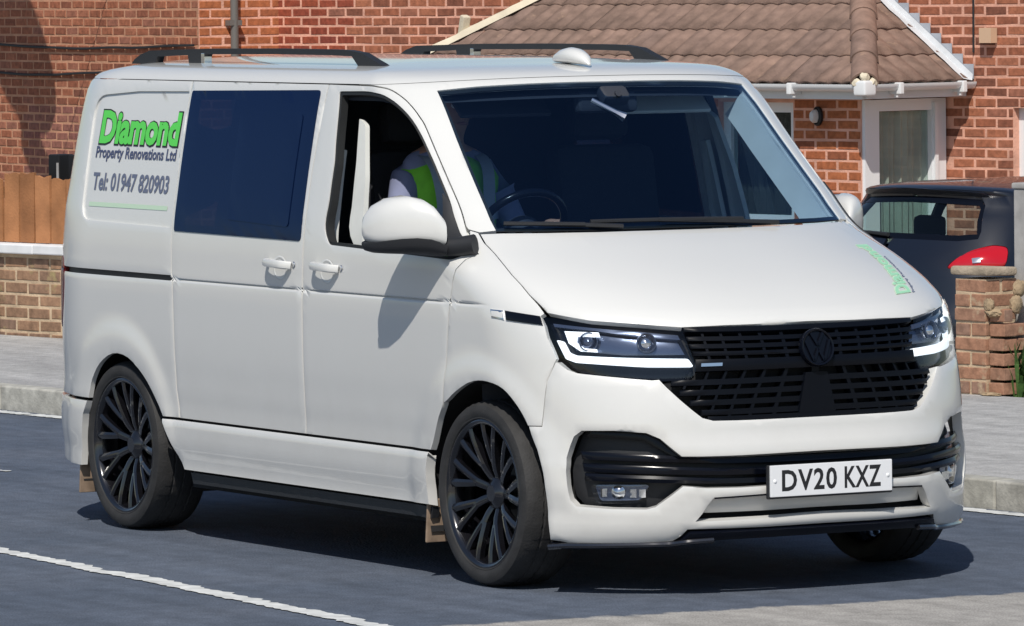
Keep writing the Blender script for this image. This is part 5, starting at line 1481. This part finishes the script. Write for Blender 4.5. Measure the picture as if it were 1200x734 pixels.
# -------- wheels
def wheel(x, s, label=None):
    T = Matrix.Translation((x, s*.82, .345)) @ Matrix.Rotation(s*-math.pi/2, 4, 'X')     # local +Z points outward
    w = empty('wheel'); w.parent = van
    R0 = .345; seg = 96
    prof = [(.270, -.100), (.278, -.112), (.292, -.120), (.312, -.122), (.329, -.114), (.339, -.100)]
    prof += [(.3445, -.08), (.3455, -.050), (.339, -.047), (.339, -.041), (.346, -.038), (.3465, -.004), (.339, -.002), (.339, .004), (.3465, .006), (.346, .038), (.339, .041), (.339, .047), (.3455, .050), (.3445, .08)]
    prof += [(.339, .100), (.329, .114), (.312, .122), (.294, .120), (.283, .115), (.280, .116), (.274, .110), (.270, .098)]
    bm = bmesh.new(); rings = add_lathe(bm, prof, seg, T, closed=True)
    for j, (r, a) in enumerate(prof):                # lateral sipes cut in the shoulder and ribs
        if r > .3385 and abs(a) > .05 or r > .345:
            for k in range(seg):
                if (k+ (1 if a > 0 else 0)) % 2 == 0:
                    v = rings[j][k]; c = T @ Vector((0, 0, a)); v.co = c+(v.co-c)*(1-.006/r)
    obj('tyre', bm, M['rubber'], w, angle=35)
    bm = bmesh.new()
    add_lathe(bm, [(.274, .106), (.276, .112), (.270, .115), (.262, .112), (.255, .100), (.248, .06), (.242, -.05), (.262, -.10)], 64, T)
    rim = obj('rim', bm, M['rim'], w)
    bm = bmesh.new()
    add_lathe(bm, [(.0005, -.015), (.15, -.015), (.16, -.02), (.16, -.05)], 32, T); obj('brake_disc', bm, M['hub'], w)
    bm = bmesh.new(); add_lathe(bm, [(.0005, .078), (.03, .078), (.034, .074), (.055, .066), (.064, .050), (.066, .0), (.066, -.03)], 32, T); obj('hub', bm, M['rim'], w)
    bm = bmesh.new()
    for k in range(5):
        a = 2*math.pi*(k+.5)/5; add_lathe(bm, [(.0005, .07), (.008, .07), (.008, .05)], 8, T @ Matrix.Translation((.047*math.cos(a), .047*math.sin(a), -.005)))
    obj('wheel_nuts', bm, M['hub'], w)
    for k in range(9):                               # forked spokes
        bm = bmesh.new(); a0 = 2*math.pi*k/9
        def pt(r, da, z): return T @ Vector((r*math.cos(a0+da), r*math.sin(a0+da), z))
        def rib(path, w0, w1, dep):
            L = []
            for i, (r, da, z) in enumerate(path):
                t = i/(len(path)-1); wd = (w0+(w1-w0)*t)/r
                L.append([bm.verts.new(pt(r, da-wd, z-.006)), bm.verts.new(pt(r, da-wd*.25, z)), bm.verts.new(pt(r, da+wd*.25, z)), bm.verts.new(pt(r, da+wd, z-.006)), bm.verts.new(pt(r, da+wd*.7, z-dep)), bm.verts.new(pt(r, da-wd*.7, z-dep))])
            for p, q in zip(L, L[1:]):
                for i in range(6): bm.faces.new((p[i], p[(i+1) % 6], q[(i+1) % 6], q[i]))
            bm.faces.new(L[0]); bm.faces.new(L[-1])
        rib([(.056, .0, .060), (.09, .02, .074), (.13, .04, .084)], .014, .017, .034)
        rib([(.118, .085, .081), (.16, .17, .092), (.215, .225, .102), (.261, .255, .105)], .012, .016, .030)
        rib([(.118, -.005, .081), (.16, -.035, .092), (.215, -.060, .102), (.261, -.072, .105)], .012, .016, .030)
        bmesh.ops.recalc_face_normals(bm, faces=bm.faces)
        obj('spoke', bm, M['rim'], w, angle=25)
    return w
for x in (0, -3.0):
    for s in (-1, 1): wheel(x, s)
# wheel wells, underbody, exhaust-side darkness, flaps
for x in (0.01, -2.97):
    for s in (-1, 1):
        bm = bmesh.new(); n = 18; A = []; B = []
        for k in range(n+1):
            a = math.pi*(-.12+1.24*k/n); r = .43
            A.append(bm.verts.new((x+r*math.cos(a), s*(.935 if k > 5 else .84), .335+r*math.sin(a)))); B.append(bm.verts.new((x+r*math.cos(a), s*.50, .335+r*math.sin(a))))
        for k in range(n): bm.faces.new((A[k], A[k+1], B[k+1], B[k]))
        bm.faces.new(B); obj('wheel_well', bm, M['under'], van)
bm = bmesh.new(); add_box(bm, (-1.48, 0, .26), (2.1, 1.70, .12)); add_box(bm, (-1.6, 0, .36), (4.2, .9, .16)); add_box(bm, (.33, 0, .30), (.70, 1.05, .05)); obj('underbody', bm, M['under'], van, smooth=False)
for x, z0, z1 in ((-.40, .135, .30), (-3.375, .125, .29)):
    for s in (-1, 1):
        bm = bmesh.new(); add_box(bm, (x, s*.865, (z0+z1)/2), (.012, .17, z1-z0), Matrix.Rotation(math.radians(6), 3, 'Y'), bev=.004); obj('mudflap', bm, M['flap'], van)
# -------- cabin
bm = bmesh.new(); add_box(bm, (-1.3, 0, .60), (1.9, 1.7, .10)); obj('cabin_floor', bm, M['cabin'], van, smooth=False)
bm = bmesh.new(); add_prism(bm, [(-.86, .5), (.86, .5), (.87, 1.2), (.80, 1.55), (.745, 1.80), (.68, 1.86), (.4, 1.89), (-.4, 1.89), (-.68, 1.86), (-.745, 1.80), (-.80, 1.55), (-.87, 1.2)], .03, Matrix.Translation((-2.30, 0, 0)) @ Matrix(((0, 0, 1, 0), (1, 0, 0, 0), (0, 1, 0, 0), (0, 0, 0, 1)))); obj('bulkhead', bm, M['cabin'], van, smooth=False)
bm = bmesh.new()
dash = [(.10, .70), (.06, 1.225), (-.02, 1.262), (-.16, 1.262), (-.30, 1.235), (-.40, 1.19), (-.43, 1.10), (-.36, .95), (-.34, .70)]
ys = [-.86, -.80, -.5, -.3, 0, .3, .5, .80, .86]; rings = []
for y in ys:
    k = .03*(abs(y)/.86)**2
    rings.append([bm.verts.new((x-.22*(abs(y)/.86)**2*(1 if x > -.2 else .25), y, z-k+(.025*math.exp(-((y+.42)/.18)**2) if -.42 < x < -.1 and z > 1.1 else 0))) for x, z in dash])
for a, b in zip(rings, rings[1:]):
    for i in range(len(dash)-1): bm.faces.new((a[i], a[i+1], b[i+1], b[i]))
bmesh.ops.recalc_face_normals(bm, faces=bm.faces)
obj('dashboard', bm, M['cabin'], van, angle=50)
# steering wheel on a column
sc_ = Vector((-.60, -.42, 1.285)); sn = Vector((-.80, 0, .60)).normalized()
ST = Matrix.Translation(sc_) @ sn.to_track_quat('Z', 'Y').to_matrix().to_4x4()
bm = bmesh.new(); add_lathe(bm, [(.185+.016*math.cos(a), .016*math.sin(a)) for a in [2*math.pi*k/10 for k in range(10)]], 40, ST, closed=True)
stw = obj('steering_wheel', bm, M['gloss_black'], van)
bm = bmesh.new(); add_lathe(bm, [(.0005, .02), (.06, .016), (.075, -.01), (.06, -.05)], 24, ST); add_tube(bm, [sc_, sc_-sn*.30], .035, 10)
for a in (0, math.pi, 1.5*math.pi): add_tube(bm, [ST @ Vector((.05*math.cos(a), .05*math.sin(a), 0)), ST @ Vector((.18*math.cos(a), .18*math.sin(a), 0))], .014, 8)
obj('wheel_boss', bm, M['cabin'], stw)
# seats
def seat(x, y):
    bm = bmesh.new()
    add_box(bm, (x+.22, y, .93), (.50, .48, .16), Matrix.Rotation(math.radians(-6), 3, 'Y'), bev=.05)
    s = obj('seat', bm, M['seatcloth'], van)
    bm = bmesh.new(); add_box(bm, (x-.06, y, 1.27), (.14, .47, .62), Matrix.Rotation(math.radians(-10), 3, 'Y'), bev=.055); obj('seat_back', bm, M['seatcloth'], s)
    bm = bmesh.new(); add_box(bm, (x-.13, y, 1.68), (.10, .27, .17), Matrix.Rotation(math.radians(-8), 3, 'Y'), bev=.04); obj('headrest', bm, M['seatcloth'], s)
    bm = bmesh.new(); add_box(bm, (x+.2, y, .75), (.44, .42, .22), bev=.03); obj('seat_base', bm, M['cabin'], s)
seat(-1.32, -.42); seat(-1.32, .42)
# pillar trims (pale), grab handles, visors, mirror, belts
for mi in (False, True):
    s = 1 if mi else -1
    panel('pillar_trim', SH, M['trim'], van, [(.290, 1.30), (.415, 1.30), (.410, 1.80), (.33, 1.80), (.300, 1.70)] if not mi else [(.290, 1.29), (.460, 1.29), (.452, 1.79), (.40, 1.80), (.33, 1.80), (.300, 1.70)], off=-.030, res=.05, thick=.10, drop=0, mirror=mi)
    bt = sx([(-1.065, 1.22), (-1.005, 1.22), (-1.06, 1.50), (-1.13, 1.70), (-1.185, 1.725), (-1.15, 1.55)])
    panel('door_pillar_trim', SH, M['trim'], van, rounded(bt, .03), off=-.065, res=.05, thick=.02, drop=0, mirror=mi)
    bt2 = sx([(-1.262, 1.22), (-1.215, 1.22), (-1.25, 1.60), (-1.29, 1.60)])
    panel('door_edge_trim', SH, M['trim'], van, bt2, off=-.05, res=.05, thick=.02, drop=0, mirror=mi)
    bm = bmesh.new()
    A_ = [SH.at(.345, 1.66, -.05), SH.at(.35, 1.64, -.10), SH.at(.352, 1.56, -.11), SH.at(.352, 1.49, -.10), SH.at(.347, 1.46, -.05)]
    add_tube(bm, smooth_pts([(p[0]-.04, p[1]*(-1 if mi else 1), p[2]) for p in A_], 4), .013, 8); obj('grab_handle', bm, M['trim'], van)
    bm = bmesh.new(); add_box(bm, (-.86, s*.36, 1.765), (.16, .40, .018), Matrix.Rotation(math.radians(38), 3, 'Y'), bev=.006); obj('sun_visor', bm, M['cabin'] if s < 0 else M['trim'], van)
    panel('door_card', SH, M['cabin'], doors[mi], sx([(-1.34, .55), (-.40, .55), (-.22, .80), (-.20, 1.10), (-.24, 1.205), (-1.15, 1.222), (-1.35, 1.225)]), off=-.075, res=.08, thick=.01, mirror=mi)
bm = bmesh.new(); add_box(bm, (-.66, 0, 1.765), (.05, .27, .085), Matrix.Rotation(math.radians(-8), 3, 'Y'), bev=.02); rv = obj('rear_view_mirror', bm, M['cabin'], van)
bm = bmesh.new(); add_tube(bm, [(-.64, 0, 1.77), (-.56, -.0, 1.80)], .014, 8); obj('mirror_stem', bm, M['cabin'], rv)
bm = bmesh.new(); add_box(bm, (-.60, 0, 1.79), (.07, .12, .05), Matrix.Rotation(math.radians(42), 3, 'Y'), bev=.015); obj('sensor_box', bm, M['cabin'], van)
bm = bmesh.new(); add_tube(bm, [(-.545, -.13, 1.775), (-.50, -.05, 1.725), (-.485, -.02, 1.705)], [.010, .013, .022], 8); obj('dashcam', bm, M['chrome'], van)
# wipers resting at the glass foot
def on_ws(u, v, o): return Vector(SH.at(u, v, o))
for ua, ub, va, vb in ((.72, .47, 1.279, 1.302), (1.10, .74, 1.276, 1.286)):
    bm = bmesh.new(); pts = [on_ws(ua+(ub-ua)*t, va+(vb-va)*t, .014) for t in (0, .25, .5, .75, 1)]
    add_tube(bm, pts, .008, 6); wp = obj('wiper', bm, M['matt_black'], van)
    bm = bmesh.new(); p0 = on_ws(ua+.10, va-.012, .012); add_tube(bm, [p0, pts[2]], .009, 6); obj('wiper_arm', bm, M['matt_black'], wp)
panel('cowl', SH, M['matt_black'], van, mirc([(1.0, 1.271), (.891, 1.272), (.753, 1.275), (.601, 1.282), (.44, 1.292), (.40, 1.280), (.45, 1.270), (.60, 1.262), (1.0, 1.25)]), off=-.02, res=.05, thick=.004)
# items on the far end of the dash
bm = bmesh.new(); add_box(bm, (-.22, .62, 1.262), (.20, .14, .012), Matrix.Rotation(.4, 3, 'Z')); obj('dash_paper', bm, M['plate'], van, smooth=False)
# ================================================================== DRIVER
drv = empty('person', (-1.12, -.42, 1.00), 0, 'driver in a green hi-vis vest seated at the wheel of the van', 'person')
def skin_body(name, joints, bones, mat, parent, sub=2, root=0):
    me = bpy.data.meshes.new(name); me.from_pydata([j[0] for j in joints], bones, []); o = link_mesh(name, me, parent)
    mod = o.modifiers.new('skin', 'SKIN'); mod.use_smooth_shade = True
    for i, v in enumerate(me.skin_vertices[0].data):
        r = joints[i][1]; v.radius = r if isinstance(r, tuple) else (r, r); v.use_root = (i == root)
    ss = o.modifiers.new('subsurf', 'SUBSURF'); ss.levels = sub; ss.render_levels = sub
    bpy.context.view_layer.update()
    m2 = bpy.data.meshes.new_from_object(o.evaluated_get(bpy.context.evaluated_depsgraph_get()))
    o.modifiers.clear(); o.data = m2; m2.materials.clear()
    for m in (mat if isinstance(mat, list) else [mat]): m2.materials.append(m)
    for p in m2.polygons: p.use_smooth = True
    return o
J = [((0, 0, .05), (.15, .13)), ((-.03, 0, .22), (.145, .12)), ((-.05, 0, .40), (.175, .115)), ((-.06, 0, .52), (.12, .09)), ((-.04, 0, .60), (.058, .058)), ((-.015, 0, .66), (.062, .062)), ((.0, 0, .73), (.092, .080)), ((-.005, 0, .80), (.085, .075)), ((-.01, 0, .845), (.05, .05))]
Bn = [(0, 1), (1, 2), (2, 3), (3, 4), (4, 5), (5, 6), (6, 7), (7, 8)]
def chain(start, pts):
    prev = start
    for p in pts: J.append(p); Bn.append((prev, len(J)-1)); prev = len(J)-1
    return prev
for s in (-1, 1):
    w = chain(3, [((-.05, s*.17, .49), .075), ((.02, s*.245, .33), .056), ((.10, s*.25, .23), .048), ((.28, s*.235, .255), .040), ((.40, s*.195, .285), (.030, .024)), ((.455, s*.180, .295), (.040, .018))])
    for k, (dy, L) in enumerate(((-.030, .060), (-.010, .070), (.010, .066), (.029, .052))):      # fingers curl over the rim
        chain(w, [((.50, s*(.180+dy), .307+.004*k), .010), ((.515+.006*L, s*(.180+dy), .302-L*.4), .009), ((.500, s*(.180+dy), .288-L*.5), .008)])
    chain(w, [((.470, s*.145, .285), .011), ((.495, s*.130, .295), .009)])
    chain(0, [((.10, s*.11, .02), .095), ((.40, s*.14, .04), .078), ((.47, s*.14, -.06), .060), ((.56, s*.13, -.34), .045), ((.66, s*.13, -.37), (.04, .03))])
body = skin_body('person_body', J, Bn, [M['sleeve'], M['skin'], M['trousers']], drv)
for p in body.data.polygons:
    c = p.center
    p.material_index = 1 if (c.z > .575 or c.x > .41 and c.z > .22) else (2 if c.z < .10 or (c.x > .2 and c.z < .16) else 0)
# face: brow, nose, mouth, ears and hair
bm = bmesh.new()
bmesh.ops.create_icosphere(bm, subdivisions=3, radius=1)
for v in bm.verts: v.co = Vector((-.018+v.co.x*.100, v.co.y*.086, .785+v.co.z*.088))
geom = [v for v in bm.verts if v.co.x > .045 and v.co.z < .80 or v.co.z < .735]
bmesh.ops.delete(bm, geom=geom, context='VERTS'); obj('hair', bm, M['hair'], drv)
bm = bmesh.new(); add_tube(bm, [(.085, 0, .765), (.105, 0, .735), (.112, 0, .715), (.092, 0, .707)], [.008, .012, .016, .010], 8)
for s in (-1, 1):
    add_tube(bm, [(-.01, s*.082, .76), (-.015, s*.096, .745), (-.01, s*.096, .725), (.0, s*.083, .705)], [.012, .016, .014, .008], 8)
obj('nose_and_ears', bm, M['skin'], drv)
for s in (-1, 1):
    bm = bmesh.new(); bmesh.ops.create_icosphere(bm, subdivisions=2, radius=.012); o = obj('eye', bm, M['upvc'], drv); o.location = (.078, s*.032, .755)
    bm = bmesh.new(); bmesh.ops.create_icosphere(bm, subdivisions=2, radius=.006); q = obj('pupil', bm, M['ink'], o); q.location = (.008, 0, 0)
    bm = bmesh.new(); add_tube(bm, [(.088, s*.012, .778), (.086, s*.035, .783), (.074, s*.055, .775)], .005, 6); obj('eyebrow', bm, M['hair'], drv)
bm = bmesh.new(); add_tube(bm, [(.083, -.024, .682), (.090, 0, .685), (.083, .024, .682)], [.004, .007, .004], 6); obj('mouth', bm, plain('lips', (.30, .12, .10), .5), drv)
# vest: lofted shell over the trunk with arm holes, bands and a dark neck edge
bm = bmesh.new(); rings = []
vsec = [(.06, .00, .185, .155), (.16, -.02, .185, .150), (.28, -.035, .195, .145), (.40, -.05, .215, .145), (.47, -.055, .225, .135), (.525, -.055, .205, .115), (.560, -.05, .13, .085), (.575, -.045, .085, .07)]
for z, x, ry, rx in vsec:
    rings.append([bm.verts.new((x+rx*math.cos(2*math.pi*k/28), ry*math.sin(2*math.pi*k/28)*(1.0), z-.02*abs(math.sin(2*math.pi*k/28))*(z > .5))) for k in range(28)])
for a, b in zip(rings, rings[1:]):
    for k in range(28): bm.faces.new((a[k], a[(k+1) % 28], b[(k+1) % 28], b[k]))
vest = obj('hi_vis_vest', bm, M['hivis'], drv)
bm = bmesh.new()
for z in (.20, .31):
    i = 0
    R2 = []
    for zz in (z, z+.05):
        t = (zz-.16)/.24; R2.append([bm.verts.new((-.02-.03*t+(.153)*math.cos(2*math.pi*k/28), (.190+.03*t)*math.sin(2*math.pi*k/28), zz)) for k in range(28)])
    for k in range(28): bm.faces.new((R2[0][k], R2[0][(k+1) % 28], R2[1][(k+1) % 28], R2[1][k]))
for s in (-1, 1):
    pts = [(.10, s*.10, .30), (.098, s*.105, .40), (.07, s*.115, .50), (.0, s*.12, .553), (-.08, s*.12, .55), (-.165, s*.11, .48), (-.19, s*.10, .35)]
    for a, b in zip(smooth_pts(pts, 4), smooth_pts(pts, 4)[1:]):
        w = Vector((0, .026, 0)); n_ = Vector((.006, 0, .006)); bm.faces.new([bm.verts.new(q+n_) for q in (a-w, b-w, b+w, a+w)])
obj('reflective_bands', bm, M['reflect'], vest, smooth=False)
# ================================================================== BLACK CAR parked behind the wall
#        v     W     zs    zf    xf    a     n    xr    ar   nr   (local +x is the car's tail)
CAR_ROWS = [
 (0.20, .76, .20, .22, -.10, .40, 3.0, -3.0, .60, 2.6),
 (0.30, .83, .30, .32, -.02, .42, 3.0, -3.0, .75, 2.6),
 (0.45, .865,.45, .47, .03, .44, 3.0, -3.0, .80, 2.6),
 (0.60, .875,.60, .61, .02, .42, 3.2, -3.0, .82, 2.6),
 (0.66, .872,.66, .67, -.02, .40, 3.2, -3.0, .80, 2.6),
 (0.85, .865,.85, .86, -.055,.40, 3.0, -3.0, .72, 2.6),
 (0.95, .850,.95, .96, -.09,.40, 2.9, -2.9, .60, 2.6),
 (1.00, .83, 1.00,1.01, -.13,.40, 2.8, -2.6, .75, 2.4),
 (1.20, .74, 1.20,1.215,-.30,.38, 2.7, -2.1, .80, 2.4),
 (1.33, .665,1.33,1.35, -.43,.34, 2.6, -1.8, .72, 2.4),
 (1.375,.62, 1.37,1.395,-.40,.30, 2.6, -1.7, .60, 2.4),
 (1.43, .52, 1.40,1.42, -.52,.20, 2.5, -1.65, .45, 2.4),
 (1.55, .30, 1.425,1.432,-.80,.14, 2.3, -1.6, .25, 2.2),
 (1.68, .01, 1.435,1.435,-1.2,.02, 2.0, -1.5, .05, 2.0)]
CS = Shell(CAR_ROWS)
_c0 = CS.normal
CS.normal = lambda u, v: (0.0, 0.0, 1.0) if v > 1.60 else _c0(u, v)
cx, cy = -13.0, 9.17
car = empty('parked_car', (cx, cy, ground_z(cx, cy)-.125), math.atan2(HN.y, HN.x), 'black hatchback seen from behind, parked beyond the brick pillar', 'car')
CB = M['black_paint']
def cu(x, z): return (x-(CS.xf(z)-CS.a(z)), z)
def cul(pts):
    out = []
    for a, b in zip(pts, pts[1:]):
        n = max(1, int(math.hypot(b[0]-a[0], b[1]-a[1])/.06)); out += [cu(a[0]+(b[0]-a[0])*k/n, a[1]+(b[1]-a[1])*k/n) for k in range(n)]
    return out+[cu(*pts[-1])]
def cend(v): return CS.xr(v)-CS.ar(v)*math.pi/2-(CS.xf(v)-CS.a(v))
bm = bmesh.new(); rows = []
for v in (1.345, 1.36, 1.375, 1.395, 1.42, 1.46, 1.5, 1.55, 1.6, 1.68):
    e = cend(v); us = [e*(1-k/24) for k in range(24)]+[k/20 for k in range(21)]; us += [2-u for u in reversed(us[:-1])]
    rows.append([bm.verts.new(CS.base(u, v)) for u in us])
for a, b in zip(rows, rows[1:]):
    for k in range(len(a)-1): bm.faces.new((a[k], a[k+1], b[k+1], b[k]))
bmesh.ops.remove_doubles(bm, verts=bm.verts, dist=.0015); bmesh.ops.recalc_face_normals(bm, faces=bm.faces)
if sum(f.normal.z for f in bm.faces) < 0: bmesh.ops.reverse_faces(bm, faces=bm.faces)
obj('roof', bm, CB, car, angle=60)
# body from sill to roof, with openings
rg = mirc([(1.0, 1.075), (.62, 1.070), (.47, 1.085), (.46, 1.13), (.50, 1.28), (.54, 1.315), (1.0, 1.325)])
tl = rounded([(.16, .925), (.40, .90), (.66, .905), (.60, .965), (.48, 1.025), (.34, 1.055), (.18, 1.04)], .05, 6)
sw1 = cul(rounded([(-.55, 1.01), (-.78, 1.31), (-1.35, 1.335), (-1.33, 1.01)][::-1], .03))
sw2 = cul(rounded([(-1.42, 1.01), (-2.45, 1.02), (-2.0, 1.31), (-1.44, 1.335)], .03))
arch = [cu(-.66+.335*math.cos(a), .31+.335*math.sin(a)) for a in [math.pi*k/14 for k in range(15)]]
body_o = [cu(-2.62, .25)]+[cu(-2.62, 1.0), cu(-2.10, 1.345), ]+[(-.2, 1.345), (.3, 1.345), (1.0, 1.345)]
half = [(1.0, .25), (.5, .25), (.1, .25), cu(-.325, .25)]+arch[:]+cul([(-.995, .25), (-2.62, .25), (-2.62, .98), (-2.15, 1.345)])+[(-.2, 1.345), (.3, 1.345), (1.0, 1.345)]
for mi in (False, True):
    side_poly = half[1:-1]+[(.995, 1.345), (.995, .25)]
    panel('body_side', CS, CB, car, side_poly[::-1], [rounded([(.995, 1.075), (.62, 1.070), (.47, 1.085), (.46, 1.13), (.50, 1.28), (.54, 1.315), (.995, 1.325)], 0), tl, sw1, sw2], res=.05, thick=.02, mirror=mi)
    t = panel('tail_lamp', CS, M['red'], car, tl, off=.006, res=.03, thick=.03, drop=.012, mirror=mi, offf=lambda u, v: .03*math.exp(-((u-.4)/.14)**2-((v-.965)/.05)**2))
    panel('lamp_band', CS, M['chrome'], t, [(.40, .935), (.46, .930), (.47, .955), (.41, .960)], off=.034, res=.04, thick=.002, mirror=mi)
    panel('side_window', CS, M['carglass'], car, sw1, off=-.006, res=.08, thick=0, drop=0, mirror=mi)
    panel('side_window', CS, M['carglass'], car, sw2, off=-.006, res=.08, thick=0, drop=0, mirror=mi)
rw = panel('rear_window', CS, M['carglass'], car, rg[::-1], off=-.006, res=.06, thick=0, drop=0)
panel('window_border', CS, M['gloss_black'], rw, shrink(densify(rg, .06), .0), [shrink(densify(rg, .06), .035)], off=-.004, res=.06, thick=.003, drop=0)
panel('tailgate_seam', CS, M['seal'], car, mirc([(1.0, .665), (.60, .665), (.60, .672), (1.0, .672)])[::-1], off=.002, res=.06, thick=.004)
panel('rear_spoiler', CS, CB, car, mirc([(1.0, 1.34), (.45, 1.335), (.45, 1.365), (1.0, 1.375)]), off=.012, res=.05, thick=.02)
panel('number_plate_recess', CS, M['matt_black'], car, mirc([(1.0, .50), (.80, .50), (.80, .62), (1.0, .62)])[::-1], off=.003, res=.06, thick=.004)
bm = bmesh.new(); p0 = Vector(CS.at(1.0, 1.085, .02)); p1 = Vector(CS.at(.62, 1.11, .02)); add_tube(bm, [p0, (p0+p1)/2+Vector((.006, 0, 0)), p1], [.014, .010, .007], 6); obj('rear_wiper', bm, M['matt_black'], car)
for k, u in enumerate((.70, .715, .735, .75, .77, .785)):
    bm = bmesh.new(); c = Vector(CS.at(u, .825, .004)); add_box(bm, c, (.006, .016, .022 if k % 2 else .028)); obj('badge_letter', bm, M['chrome'], car, smooth=False)
# cabin: floor, seats with headrests, parcel shelf, front screen
bm = bmesh.new(); add_box(bm, (-1.6, 0, .30), (2.6, 1.5, .12)); obj('underbody', bm, M['under'], car, smooth=False)
panel('inner_shell', CS, M['cabin'], car, [cu(-2.6, .35), cu(-2.6, .95), (-.3, .97), (.995, .97), (.995, .35)][::-1], off=-.06, res=.1, thick=0); panel('inner_shell', CS, M['cabin'], car, [cu(-2.6, .35), cu(-2.6, .95), (-.3, .97), (.995, .97), (.995, .35)][::-1], off=-.06, res=.1, thick=0, mirror=True)
for x, y in ((-1.0, -.40), (-1.0, .40), (-1.75, -.36), (-1.75, .36)):
    bm = bmesh.new(); add_box(bm, (x, y, .80), (.14, .46, .50), Matrix.Rotation(math.radians(10), 3, 'Y'), bev=.05); s_ = obj('seat_back', bm, M['seatcloth'], car)
    bm = bmesh.new(); add_box(bm, (x+.03, y, 1.12), (.09, .24, .15), bev=.035); obj('headrest', bm, M['seatcloth'], s_)
for y in (-.70, .70):
    for x in (-.66, -3.05):
        T = Matrix.Translation((x, y, .305)) @ Matrix.Rotation(math.pi/2*(1 if y < 0 else -1), 4, 'X'); w = empty('wheel'); w.parent = car
        bm = bmesh.new(); add_lathe(bm, [(.20, -.09), (.29, -.10), (.305, -.07), (.305, .07), (.29, .10), (.20, .09)], 40, T, closed=True); obj('tyre', bm, M['rubber'], w)
        bm = bmesh.new(); add_lathe(bm, [(.0005, .05), (.06, .06), (.10, .05), (.19, .085), (.20, .08)], 40, T); obj('rim', bm, M['hub'], w)
# bonnet end of the car, away from the camera
bm = bmesh.new(); add_box(bm, (-3.15, 0, .62), (1.1, 1.60, .55), bev=.16); obj('bonnet', bm, CB, car)
bm = bmesh.new(); v = [bm.verts.new(p) for p in ((-2.72, -.70, .95), (-2.72, .70, .95), (-2.12, .58, 1.34), (-2.12, -.58, 1.34))]; bm.faces.new(v); obj('windscreen', bm, M['carglass'], car)
